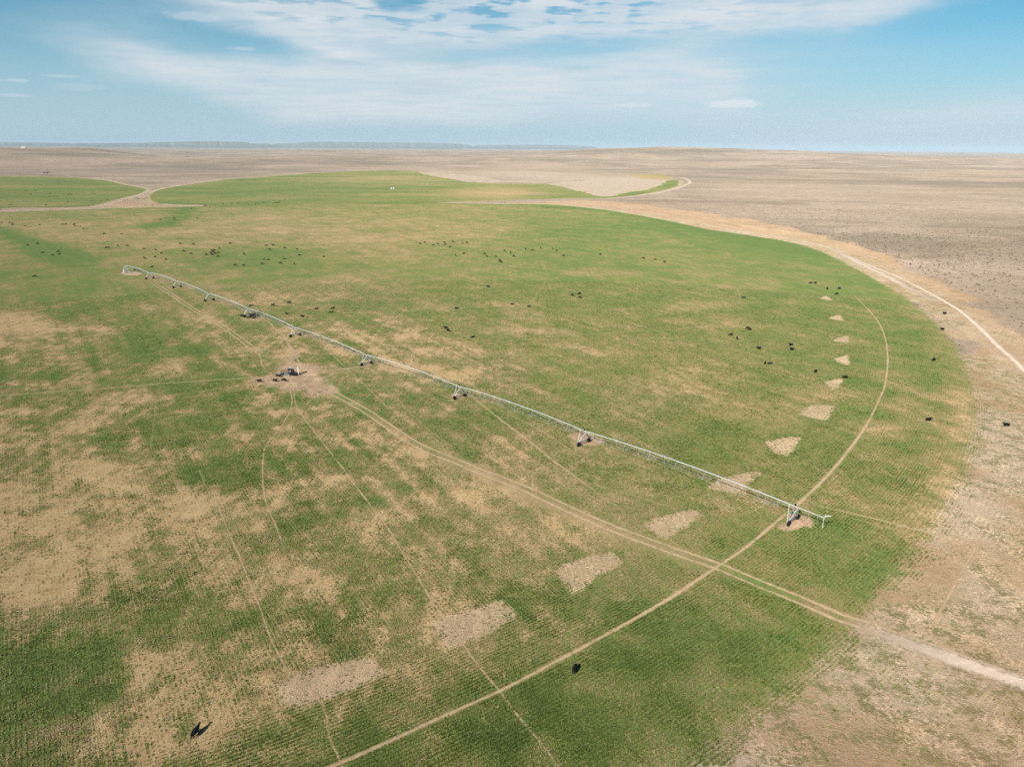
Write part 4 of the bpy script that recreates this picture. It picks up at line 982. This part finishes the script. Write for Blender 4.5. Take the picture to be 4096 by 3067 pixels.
# ------------------------------------------------------------------ cattle
def hide(name, c, var=.25):
    mt, t, out = new_mat(name)
    tc_ = t.node('ShaderNodeTexCoord').outputs['Object']
    n = t.noise(tc_, 4.0, 4, .6)
    principled(t, out, t.mix(n, tuple(q * (1 - var) for q in c), tuple(q * (1 + var) for q in c)), .7, 0, .25, t.bump(t.noise(tc_, 40, 2), .3, .01))
    return mt
M_BLACK = hide('black_hide', (.0055, .005, .005)); M_BROWN = hide('red_brown_hide', (.15, .055, .025)); M_DKBR = hide('dark_brown_hide', (.03, .013, .010)); M_WFACE = hide('white_hair', (.55, .53, .48)); M_TAN = hide('tan_hide', (.38, .20, .10))
def skin_mesh(name, verts, edges, sub=2):
    me = bpy.data.meshes.new('tmp'); me.from_pydata([v[:3] for v in verts], edges, [])
    o = bpy.data.objects.new('tmp', me); col.objects.link(o)
    o.modifiers.new('Skin', 'SKIN').use_smooth_shade = True
    for i, v in enumerate(verts):
        sv = me.skin_vertices[0].data[i]; sv.radius = (v[3], v[4] if len(v) > 4 else v[3]); sv.use_root = (i == 0)
    s = o.modifiers.new('Subsurf', 'SUBSURF'); s.levels = sub; s.render_levels = sub
    dg = bpy.context.evaluated_depsgraph_get(); dg.update()
    nm = bpy.data.meshes.new_from_object(o.evaluated_get(dg)); nm.name = name
    bpy.data.objects.remove(o); bpy.data.meshes.remove(me)
    return nm
def cow_mesh(pose, mats, sub=1):
    lying = pose == 'lying'
    dz = -.62 if lying else 0
    B = [(-.78, 0, 1.10 + dz, .38, .42), (-.35, 0, 1.02 + dz, .46, .52), (.12, 0, .98 + dz, .48, .54), (.55, 0, 1.02 + dz, .40, .49)]
    if pose == 'grazing': N = [(.86, 0, 1.02, .22, .29), (1.10, 0, .72, .15, .19), (1.28, 0, .42, .14, .16), (1.40, 0, .16, .09, .10)]
    elif pose == 'lying': N = [(.85, 0, 1.22 + dz, .22, .27), (1.08, .05, 1.48 + dz, .16, .18), (1.26, .10, 1.56 + dz, .14, .15), (1.50, .16, 1.40 + dz, .09, .09)]
    elif pose == 'turned': N = [(.85, .04, 1.20, .22, .29), (1.05, .16, 1.38, .15, .18), (1.16, .30, 1.46, .14, .15), (1.28, .52, 1.28, .09, .09)]
    else: N = [(.86, 0, 1.20, .22, .29), (1.12, 0, 1.36, .15, .19), (1.32, 0, 1.44, .14, .15), (1.58, 0, 1.24, .085, .095)]
    verts = B + N; edges = [(i, i + 1) for i in range(7)]
    hd = verts[6]; nk = verts[7]
    def chain(root, pts):
        p = root
        for q in pts:
            verts.append(q); edges.append((p, len(verts) - 1)); p = len(verts) - 1
    st = .16 if pose == 'walking' else .05
    for s in (-1, 1):
        if lying:
            chain(3, [(.62, .30 * s, .26, .12), (.92, .32 * s, .10, .075), (.60, .34 * s, .06, .055)])
            chain(0, [(-.62, .36 * s, .32, .17), (-.28, .46 * s, .16, .10), (-.72, .50 * s, .07, .06)])
        else:
            chain(3, [(.60, .20 * s, .74, .125), (.60 + st * s, .19 * s, .44, .075), (.56 + 1.6 * st * s, .19 * s, .20, .055), (.60 + 1.8 * st * s, .19 * s, .05, .065)])
            chain(0, [(-.76, .20 * s, .82, .19), (-.64 - .3 * st * s, .21 * s, .62, .11), (-.90 - st * s, .20 * s, .42, .07), (-.84 - 1.5 * st * s, .20 * s, .20, .055), (-.80 - 1.5 * st * s, .20 * s, .05, .065)])
        chain(6, [(hd[0] - .06, hd[1] + .20 * s, hd[2] + .05, .05, .035), (hd[0] - .10, hd[1] + .30 * s, hd[2] + .02, .03)])
    chain(0, [(-1.05, 0, 1.22 + dz, .06), (-1.13, .02, max(.2, .85 + dz), .03), (-1.13, .03, max(.1, .5 + dz), .05)])
    me = skin_mesh('cow_' + pose, verts, edges, sub)
    for m_ in mats: me.materials.append(m_)
    if len(mats) > 1:
        hx, hz_ = (hd[0] + nk[0]) / 2, (hd[2] + nk[2]) / 2
        for p in me.polygons:
            c = p.center
            p.material_index = 1 if math.hypot(c.x - hx - .03, c.z - hz_ + .03) < .24 and c.x > hd[0] - .09 else 0
    me.polygons.foreach_set('use_smooth', [True] * len(me.polygons))
    return me
POSES = ['grazing', 'standing', 'walking', 'turned', 'lying']
COWS = {(p, 'black'): cow_mesh(p, [M_BLACK]) for p in POSES}
for p, c, mm in [('standing', 'brown', [M_BROWN]), ('grazing', 'brown', [M_BROWN]), ('grazing', 'dark brown', [M_DKBR]), ('standing', 'white-faced', [M_BLACK, M_WFACE]), ('grazing', 'white-faced', [M_BLACK, M_WFACE]), ('standing', 'tan', [M_TAN])]:
    COWS[(p, c)] = cow_mesh(p, mm)
ORD = ['', 'first', 'second', 'third', 'fourth', 'fifth', 'sixth', 'seventh', 'eighth', 'ninth', 'tenth', 'eleventh', 'twelfth', 'thirteenth', 'fourteenth', 'fifteenth', 'sixteenth', 'seventeenth', 'eighteenth', 'nineteenth', 'twentieth']
def ordinal(i):
    if i <= 20: return ORD[i]
    tens = {2: 'twenty', 3: 'thirty', 4: 'forty', 5: 'fifty'}[i // 10]
    return tens + '-' + ORD[i % 10] if i % 10 else {3: 'thirtieth', 4: 'fortieth', 5: 'fiftieth'}[i // 10]
def cow(px, py, pose, colr, label, group, heading=None, size=1.0, flat=False):
    o = bpy.data.objects.new('cow', COWS[(pose, colr)]); col.objects.link(o)
    size *= .80 if py > 1300 else .90
    h = .40 if pose == 'lying' else .72
    q = at(px, py, h * size)
    o.location = (q[0], q[1], -.02)
    if heading is None:
        heading = random.choice([random.gauss(10, 35), random.gauss(190, 35), random.uniform(0, 360)])
    o.rotation_euler = (0, 0, R(heading)); o.scale = (size, size, size)
    o['label'] = label; o['category'] = 'cow'; o['group'] = group
    return o
SPECIAL = {}
def herd(pts, where, group, size=1.0, noun='cow'):
    """pts: (px, py[, pose[, colour[, heading[, size]]]]) in photo pixels"""
    pts = sorted([tuple(p) + (None,) * (6 - len(p)) for p in pts], key=lambda p: p[0])
    tally = {}
    for p in pts: tally[p[3] or 'black'] = tally.get(p[3] or 'black', 0) + 1
    seen = {}
    for px, py, pose, colr, hd, sz in pts:
        c = colr or 'black'; seen[c] = seen.get(c, 0) + 1
        pz = pose or random.choices(['grazing', 'standing', 'walking', 'turned'], [5, 3, 1.5, 1])[0]
        if (pz, c) not in COWS: pz = 'standing' if ('standing', c) in COWS else 'grazing'
        act = 'lying' if pose == 'lying' else ('calf' if (sz or 1) < .75 else '')
        nm = (act + ' ' if act == 'lying' else '') + c + ' ' + ('calf' if (sz or 1) < .75 else noun)
        lab = ('only ' + nm + ' ' + where) if tally[c] == 1 else f'{ordinal(seen[c])} {c} cow from the left{", lying," if act == "lying" else ""} {where}'
        cow(px, py, pz, c, lab, group, hd, (sz or 1.0) * size)
def conv(lst, ox, oy, k): return [(ox + p[0] / k, oy + p[1] / k) + tuple(p[2:]) for p in lst]
k1 = 2.0109
G_ALL = 'cattle on the pastures'
herd(conv([(195, 530), (208, 530), (219, 530), (248, 530), (285, 528), (246, 564), (250, 554), (405, 555), (404, 577), (437, 577), (460, 577), (518, 560), (547, 562), (560, 556), (575, 562), (616, 553), (671, 555), (742, 552), (762, 552), (687, 495), (770, 495), (1003, 527), (954, 593), (864, 602), (808, 612), (754, 612), (732, 614), (547, 618), (370, 644), (82, 643)], 0, 500, k1), 'on the far left field', G_ALL, .95)
herd(conv([(1003, 604), (1023, 600), (1180, 585), (1170, 646), (1227, 646)], 0, 500, k1), 'by the far dirt road junction', G_ALL, .95)
herd(conv([(1640, 650), (1652, 649), (1661, 650), (1684, 663), (1795, 634), (1866, 632), (1912, 628), (1997, 637)], 0, 500, k1) + conv([(45, 635), (68, 634), (102, 624), (106, 626), (124, 625), (145, 623), (186, 628), (200, 626), (215, 627), (230, 626), (239, 616), (280, 604)], 1000, 500, k1), 'along the far edge of the near field', G_ALL, .95)
herd(conv([(1538, 675), (1585, 749), (1402, 748, 'grazing'), (1402, 760, 'grazing'), (1291, 762)], 0, 500, k1), 'around the short dark green strip', G_ALL)
herd(conv([(12, 787), (76, 785), (97, 792), (98, 803), (197, 809, 'lying', None, 5), (318, 802, 'lying', None, 10), (503, 797), (530, 796), (598, 793, 'grazing'), (595, 803), (602, 813, 'lying'), (645, 811, None, 'brown', None, .7), (670, 833, None, None, None, .8), (836, 874, 'grazing', None, 60), (976, 875, 'lying', None, 10)], 0, 500, k1), 'on pale grass behind the long dark strip', G_ALL)
herd(conv([(224, 964, 'grazing', None, 190), (302, 955, 'grazing', None, 190), (341, 1026, 'standing', None, 10), (424, 1045, 'lying', None, 160), (470, 1017, 'grazing', None, 180), (475, 1037, 'lying', None, 5), (278, 1215, 'grazing', None, 185)], 0, 500, k1), 'around the dark strip left of the pivot', G_ALL)
herd(conv([(850, 987, 'lying'), (873, 985, 'standing', None, 190), (946, 971, 'standing', None, 170), (1022, 971, 'grazing', None, 10), (1157, 995, 'lying', None, 175), (1254, 1003, 'lying', None, 170), (1298, 1029, 'standing', None, 350), (1162, 1069, 'standing', None, 170), (1247, 1060, 'grazing', None, 80), (1333, 1080, 'grazing', None, 80), (1220, 1140, 'lying', None, 30),
            (1450, 954, 'standing', None, 160), (1556, 957, 'grazing', None, 190), (1477, 1015), (1537, 1033, 'grazing', None, 180), (1763, 989, 'turned', None, 90), (1851, 953, 'grazing', None, 190), (1963, 1036, 'turned', None, 150), (2141, 969), (2194, 966), (2169, 1000, 'standing', None, 185), (2127, 1079, 'lying'), (2160, 1083, 'lying'), (1891, 1126, 'standing', 'dark brown', 185), (1960, 1127, 'lying', None, 5), (2108, 1115, 'grazing', None, 190)], 0, 500, k1), 'on the grass beyond the pivot', G_ALL)
herd(conv([(1660, 1041, None, 'white-faced', 190), (1703, 1008, 'turned', None, 80), (1697, 1026, 'standing', None, 10), (1715, 1020, 'standing', None, 60), (1722, 1006, 'walking', None, 200), (1728, 1033, 'standing', None, 15), (1705, 1041, 'standing', None, 190), (1757, 1026, 'grazing', None, 190), (1755, 1056, 'grazing', None, 200)], 0, 500, k1), 'in the huddle beyond the pivot', G_ALL)
herd(conv([(279, 988, 'grazing', None, 10), (379, 997, 'lying'), (398, 1045, 'lying', None, 200), (593, 1058, 'lying', None, 5), (278, 1077, 'lying', None, 190), (245, 1109, 'grazing', None, 190), (356, 1114, 'grazing', None, 100)], 1000, 500, k1), 'on the dark green patch', G_ALL)
herd(conv([(161, 148), (199, 140, 'grazing', None, 80), (267, 162, 'lying'), (304, 150, 'lying'), (358, 143, 'standing', None, 185), (363, 157, 'lying', None, 20), (400, 176, 'lying', None, 0), (427, 134), (463, 127, None, 'tan', None, .65), (506, 147, 'lying', None, 160), (538, 143, 'standing', None, 180), (447, 243, 'grazing', None, 100), (513, 228, 'grazing', None, 195), (682, 230, 'grazing', None, 160), (699, 250, 'turned', None, 120), (771, 250, 'grazing', None, 100), (802, 283, 'grazing', None, 190), (812, 296, 'grazing', None, 170), (840, 205, 'grazing', None, 110), (888, 220, 'grazing', None, 100), (914, 250, 'standing', 'white-faced', 185), (1009, 192, 'grazing', None, 100), (1064, 202, 'lying'), (1131, 184, 'turned', None, 80), (1225, 190, 'grazing', None, 95), (1260, 205, 'grazing', None, 120)], 1600, 900, k1), 'in the loose herd mid field', G_ALL)
herd(conv([(1316, 246, 'grazing', None, 150), (1610, 236, 'grazing', None, 130), (1959, 265, 'grazing', None, 140), (2051, 276, 'grazing', 'brown', 190), (2128, 295, 'grazing', None, 150)], 1600, 900, k1), 'trailing right from the mid field herd', G_ALL)
herd(conv([(709, 494, 'standing', None, 185), (902, 634, 'lying', None, 330), (1035, 654, 'lying', None, 350), (454, 668, 'lying', None, 350), (370, 826, 'standing', None, 190), (387, 846, 'turned', None, 320), (584, 899, 'lying', None, 20), (1385, 562, 'turned', None, 340), (1442, 551, 'grazing', None, 200), (1445, 580, 'lying', None, 340)], 1600, 900, k1), 'scattered mid field before the herd', G_ALL)
k2 = 1.7015
herd(conv([(924, 222, 'grazing', None, 190), (956, 222, 'grazing', None, 110), (1036, 261, 'turned', None, 80), (1118, 260, 'grazing', None, 110), (1101, 297, 'grazing', None, 200), (465, 322, 'lying', None, 330)], 2700, 1000, k2), 'upslope inside the right wheel track', G_ALL)
herd(conv([(494, 529, 'grazing', None, 190), (507, 537, 'grazing', 'dark brown', 10), (380, 574, 'grazing', None, 170), (421, 597, 'grazing', None, 80), (571, 666, 'turned', None, 340), (788, 643, 'standing', None, 185), (795, 673, 'walking', None, 330), (613, 768, 'lying', None, 60), (643, 769, 'lying', None, 0), (957, 823, 'grazing', None, 220), (1157, 863, 'grazing', None, 175)], 2700, 1000, k2), 'left of the triangular bare patches', G_ALL)
for px, py, pose, hd, lab in [(3778.5, 1252.7, 'standing', 185, 'black cow standing on bare dirt beside the pale right road'), (3769.6, 1315.6, 'standing', 180, 'black cow standing where right field edge meets bare dirt'), (3735, 1437.8, 'grazing', 200, 'black cow grazing dark green rows near right field edge'), (3714, 1676.4, 'standing', 2, 'black cow standing broadside in pale crop rows outside the wheel track'), (4026, 1698, 'standing', 170, 'black cow walking bare ground at the far right of the picture'),
                              (781, 2926, 'standing', 76, 'large black cow nearest the camera, throwing a long shadow, lower left'), (2299, 2672, 'grazing', 72, 'black cow grazing deep green crop below the diagonal wheel track')]:
    cow(px, py, pose, 'black', lab, G_ALL, hd, 1.0)
k3 = 3.16
herd(conv([(210, 511, 'lying', None, 5), (242, 522, 'standing', None, 200), (305, 532, 'lying', None, 10), (360, 539, 'lying', None, 5), (328, 500, 'standing', None, 190), (358, 507, 'standing', None, 20), (405, 513, 'standing', None, 350), (382, 497, 'grazing', None, 180), (340, 515, 'lying', None, 30)], 900, 1100, k3), 'crowded under the fourth drive tower', G_ALL)
herd(conv([(322, 384, 'lying', None, 20), (437, 475, 'standing', None, 340), (605, 378, 'standing', None, 350), (808, 348, 'standing', None, 10), (1152, 422, 'lying', None, 350), (1363, 420, 'standing', None, 5), (1340, 466, 'lying', None, 350), (777, 484, 'lying', None, 340), (977, 521, 'standing', None, 0)], 900, 1100, k3), 'just beyond the middle spans', G_ALL)
herd([(538.7, 1079.8, 'standing', None, 20), (552.5, 1083.8, 'standing', None, 350)], 'resting under the span beside the pivot', G_ALL)
k4 = 9.617
herd(conv([(165, 700, 'standing', None, 200), (770, 682, 'standing', None, 350), (1110, 660, 'grazing', None, 5), (895, 500, 'grazing', None, 0), (1345, 296, 'standing', None, 350), (1290, 430, 'standing', None, 355), (1520, 455, 'standing', None, 5)], 1020, 1450, k4), 'gathered round the mineral feeder', G_ALL)

# ------------------------------------------------------------------ water and feed at the trampled spot
def wpt(zx, zy, h=0.0): return at(1020 + zx / k4, 1450 + zy / k4, h)
q = wpt(1640, 470)
sp = thing('water_trailer', 'small trailer with blue tank and upright white panel at trampled spot', 'trailer', (q[0] - 1.6, q[1] + .2, 0), R(12))
mb = MB(); mb.box((0, 0, .62), (3.0, 1.5, .14), bev=.02); mb.bar((-1.5, .6, .62), (-2.9, 0, .55), .05); mb.bar((-1.5, -.6, .62), (-2.9, 0, .55), .05); mb.bar((-2.8, 0, .55), (-2.8, 0, 0), .04); mb.build('chassis', M_RUST, sp)
mb = MB(); mb.lathe((-1.1, 0, 1.15), (1, 0, 0), [(0, .1), (.05, .42), (.15, .5), (1.5, .5), (1.6, .42), (1.65, .1)], 18); mb.build('tank', M_BLUE, sp, smooth=True)
for s in (-1, 1):
    mb = MB(); mb.lathe((.2, .84 * s - .1, .36), (0, 1, 0), [(0, .2), (0, .33), (.05, .36), (.15, .36), (.2, .33), (.2, .2)], 18, 0); mb.lathe((.2, .84 * s - .11, .36), (0, 1, 0), [(0, .08), (.0, .2), (.22, .2), (.22, .08)], 12, 1); mb.build('wheel', [M_RUBBER, M_RIM], sp)
mb = MB(); mb.box((-.2, -.95, .42), (2.2, .5, .5), bev=.03); mb.build('side_trough', M_DARKP, sp)
mb = MB(); rot = Matrix.Rotation(R(4), 3, 'Z'); mb.box((1.75, 0, 1.45), (.28, 1.3, 2.3), rot, bev=.02); mb.build('upright_panel', M_WHITE, sp)
mb = MB(); mb.bar((1.75, .5, 0), (1.75, .5, .5), .05); mb.bar((1.75, -.5, 0), (1.75, -.5, .5), .05); mb.bar((1.5, 0, .65), (1.75, 0, .65), .05); mb.build('panel_post', M_GALV, sp)
q = wpt(1130, 470)
fd = thing('mineral_feeder', 'dark green slatted cattle feeder at the trampled spot', 'feeder', (q[0], q[1], 0), R(8))
mb = MB(); mb.box((0, 0, .35), (2.4, 1.3, .45), bev=.03); mb.box((0, 0, .08), (2.6, .18, .12)); mb.box((0, .5, .08), (2.6, .18, .12)); mb.box((0, -.5, .08), (2.6, .18, .12)); mb.build('trough', M_GREENP, fd)
mb = MB()
for i in range(9):
    x = -1.1 + i * 2.2 / 8
    for s in (-1, 1): mb.bar((x, .55 * s, .58), (x, .75 * s, 1.35), .022)
for s in (-1, 1): mb.bar((-1.15, .75 * s, 1.35), (1.15, .75 * s, 1.35), .035)
mb.build('rack_bars', M_GREENP, fd)
mb = MB()
for sx in (-1, 1):
    for sy in (-1, 1): mb.bar((1.1 * sx, .6 * sy, 0), (1.1 * sx, .6 * sy, 1.4), .04)
mb.build('frame', M_GREENP, fd)
q = wpt(1225, 545)
pn = thing('cattle_panel', 'pale galvanised cattle panel leaning at the dark green feeder', 'panel', (q[0], q[1], 0), R(-30))
mb = MB()
for z in (.25, .5, .75, 1.0, 1.25): mb.bar((-1.1, .12 * z, z), (1.1, .12 * z, z), .02)
for x in (-1.1, -.55, 0, .55, 1.1): mb.bar((x, 0, 0.0), (x, .17, 1.4), .028)
mb.build('rails', M_GALV, pn)
q = wpt(1215, 340)
bm_ = thing('loading_pole', 'rusty pink pole frame behind the green feeder at trampled spot', 'frame', (q[0], q[1], 0), R(35))
mb = MB(); mb.bar((-2.0, 0, .35), (1.6, 0, 1.0), .06); mb.bar((-2.0, .9, .35), (1.6, .9, 1.0), .06); mb.bar((-1.2, 0, .5), (-1.2, .9, .5), .04); mb.bar((1.2, 0, .93), (1.2, .9, .93), .04); mb.bar((1.4, 0, 0), (1.4, 0, 1.0), .045); mb.bar((1.4, .9, 0), (1.4, .9, 1.0), .045); mb.bar((-1.9, 0, 0), (-1.9, 0, .38), .045); mb.bar((-1.9, .9, 0), (-1.9, .9, .38), .045); mb.build('poles', M_RUST, bm_)
mb = MB(); mb.box((1.55, .45, .95), (.4, .5, .6), bev=.05); mb.build('white_drum', M_WHITE, bm_)

# ------------------------------------------------------------------ red rails and pipework at the pivot
q = at(478, 1092)
rf_ = thing('pipe_rail_fence', 'low red pipe rails on bare soil left of the pivot', 'fence', (q[0], q[1], 0), R(8))
mb = MB()
for i in range(6): mb.bar((-4 + i * 1.7, 0, 0), (-4 + i * 1.7, 0, 1.3), .06)
for z in (.55, 1.2): mb.bar((-4, 0, z), (4.5, 0, z), .05)
mb.build('rails', M_REDPIPE, rf_)
q = at(565, 1085)
rf_ = thing('pipe_rail_fence', 'red pipe rails under the first span right of the pivot', 'fence', (q[0], q[1], 0), R(-18))
mb = MB()
for i in range(5): mb.bar((-3 + i * 1.8, 0, 0), (-3 + i * 1.8, 0, 1.2), .06)
for z in (.5, 1.1): mb.bar((-3, 0, z), (4.2, 0, z), .05)
mb.build('rails', M_REDPIPE, rf_)

# ------------------------------------------------------------------ pickup at the far junction
q = at(547, 797)
tk = thing('pickup_truck', 'dark pickup truck with teal cab parked at the far road junction', 'truck', (q[0], q[1], 0), R(-4))
mb = MB()
prof = [(-2.7, .55), (-2.7, 1.15), (-.6, 1.15), (-.6, 1.05), (.9, 1.08), (1.0, 1.15), (2.45, 1.05), (2.7, .9), (2.7, .5)]
vs = [(x, y, z) for y in (-.95, .95) for x, z in prof]; n = len(prof)
mb._add(vs, [tuple(range(n)), tuple(range(2 * n - 1, n - 1, -1))] + [(i, (i + 1) % n, n + (i + 1) % n, n + i) for i in range(n)]); mb.build('body', M_TEAL, tk)
mb = MB(); prof = [(-.6, 1.1), (-.5, 1.85), (-.2, 1.92), (.6, 1.9), (1.15, 1.1)]; vs = [(x, y * (.78 if z > 1.5 else .92), z) for y in (-1, 1) for x, z in prof]; n = len(prof)
mb._add(vs, [tuple(range(n)), tuple(range(2 * n - 1, n - 1, -1))] + [(i, (i + 1) % n, n + (i + 1) % n, n + i) for i in range(n)]); cb = mb.build('cab', M_TEAL, tk)
mb = MB(); mb.box((-.02, 0, 1.52), (.8, 1.74, .4), bev=.03); mb.box((.93, 0, 1.5), (.06, 1.45, .55), Matrix.Rotation(R(-32), 3, 'Y')); mb.build('windows', M_GLASS, cb)
mb = MB(); mb.box((-1.7, 0, 1.45), (1.9, 1.8, .75), bev=.08); mb.build('bed_box', M_DARKP, tk)
for x in (-1.7, 1.75):
    for s in (-1, 1):
        mb = MB(); mb.lathe((x, .86 * s - .12, .40), (0, 1, 0), [(0, .2), (0, .37), (.04, .40), (.2, .40), (.24, .37), (.24, .2)], 18, 0); mb.lathe((x, .86 * s - .13, .40), (0, 1, 0), [(0, .06), (0, .22), (.26, .22), (.26, .06)], 12, 1); mb.build('wheel', [M_RUBBER, M_WHITE], tk)
for s in (-1, 1):
    mb = MB(); mb.box((2.68, .68 * s, .88), (.08, .34, .16), bev=.02); mb.build('headlight', M_WHITE, tk)
q = at(570, 797)
lg = thing('brown_pipe_pile', 'long brown pipes lying beside the dark pickup at the junction', 'pipes', (q[0], q[1], 0), R(25))
mb = MB(); mb.tube([(-4, 0, .15), (4, .1, .15)], .15, 8); mb.tube([(-3.6, .32, .15), (4.2, .4, .15)], .15, 8); mb.tube([(-3.8, .15, .41), (3.9, .24, .41)], .15, 8); mb.build('pipes', M_RUST, lg)
# two white stock tanks by the second machine
for (px, lab) in [(1566, 'left of two pale stock tanks far out on the second field'), (1575, 'right of two pale stock tanks far out on the second field')]:
    q = at(px, 757); tk2 = thing('stock_tank', lab, 'tank', (q[0], q[1], 0), 0, 'pale stock tanks')
    mb = MB(); mb.lathe((0, 0, 0), (0, 0, 1), [(0, 1.2), (1.9, 1.25), (2.0, 1.3), (2.1, 1.2), (2.5, .3)], 20); mb.build('tank_shell', M_WHITE, tk2, smooth=True)
    mb = MB(); mb.tube([(1.3, 0, .2), (1.6, 0, .2), (1.6, 0, 2.2)], .06, 6); mb.build('inlet_pipe', M_GALV, tk2)
# buildings out on the range
def building(px, py, L_, Wd, Hh_, rz, wallm, roofm, name, label, cat, windows=True):
    q = at(px, py); z0 = float(tz(*q)); s = 1.0
    b = thing(name, label, cat, (q[0], q[1], z0 - .3), R(rz))
    mb = MB(); hx, hy = L_ / 2, Wd / 2
    vs = [(-hx, -hy, 0), (hx, -hy, 0), (hx, hy, 0), (-hx, hy, 0), (-hx, -hy, Hh_), (hx, -hy, Hh_), (hx, hy, Hh_), (-hx, hy, Hh_), (-hx, 0, Hh_ * 1.5), (hx, 0, Hh_ * 1.5)]
    mb._add(vs, [(0, 1, 5, 4), (2, 3, 7, 6), (1, 2, 6, 9, 5), (3, 0, 4, 8, 7), (0, 3, 2, 1)]); w = mb.build('wall', wallm, b)
    mb = MB(); e = .5
    up_ = lambda y: Hh_ + (hy - abs(y)) / hy * Hh_ * .5
    for s_ in (-1, 1):
        y0 = (hy + e) * s_; z0_ = Hh_ - e / hy * Hh_ * .5
        vs = [(-hx - e, y0, z0_ + .05), (hx + e, y0, z0_ + .05), (hx + e, 0, Hh_ * 1.5 + .05), (-hx - e, 0, Hh_ * 1.5 + .05)]
        vs += [(x, y, z + .15) for x, y, z in vs]
        mb._add(vs, [(0, 1, 2, 3), (4, 7, 6, 5), (0, 4, 5, 1), (1, 5, 6, 2), (2, 6, 7, 3), (3, 7, 4, 0)])
    mb.build('roof', roofm, b)
    mb = MB(); mb.box((hx * .2, -hy - .03, 1.05), (1.2, .1, 2.1)); mb.build('door', M_WOOD, b)
    if windows:
        for x in (-hx * .6, -hx * .2, hx * .65):
            mb = MB(); mb.box((x, -hy - .03, 1.7), (1.3, .1, 1.2)); mb.build('window', M_GLASS, b)
    return b
building(104, 641, 17, 9, 4.2, 10, M_WHITE, M_WHITE, 'ranch_house', 'small white building alone on the dry range, far left', 'house')
building(752, 638.5, 18, 8, 3.6, -5, M_WOOD, M_DKROOF, 'open_shed', 'dark low shed on the dry range near the far plain', 'shed', False)
building(183, 694, 11, 6, 2.6, 5, M_WOOD, M_DKROOF, 'open_shed', 'dark small shed just behind the far left field', 'shed', False)

# ------------------------------------------------------------------ the air: even thin haze, sky outside it
def haze():
    X, Y0, Y1, Z0, Z1 = 45000, -45000, 45000, -45, 255
    vs = [(x, y, z) for x in (-X, X) for y in (Y0, Y1) for z in (Z0, Z1)]
    me = mesh_from('haze', vs, [(0, 1, 3, 2), (4, 6, 7, 5), (0, 4, 5, 1), (2, 3, 7, 6), (0, 2, 6, 4), (1, 5, 7, 3)])
    mt = bpy.data.materials.new('haze_air'); mt.use_nodes = True; mt.node_tree.nodes.clear(); t = NT(mt.node_tree)
    out = t.node('ShaderNodeOutputMaterial'); v = t.node('ShaderNodeVolumePrincipled')
    v.inputs['Color'].default_value = (.70, .88, 1.0, 1); v.inputs['Density'].default_value = HAZE_D; v.inputs['Anisotropy'].default_value = -0.2
    t.l.new(v.outputs[0], out.inputs['Volume'])
    me.materials.append(mt)
    link('haze', me, 'stuff')
HAZE_D = 3.2e-5
haze()
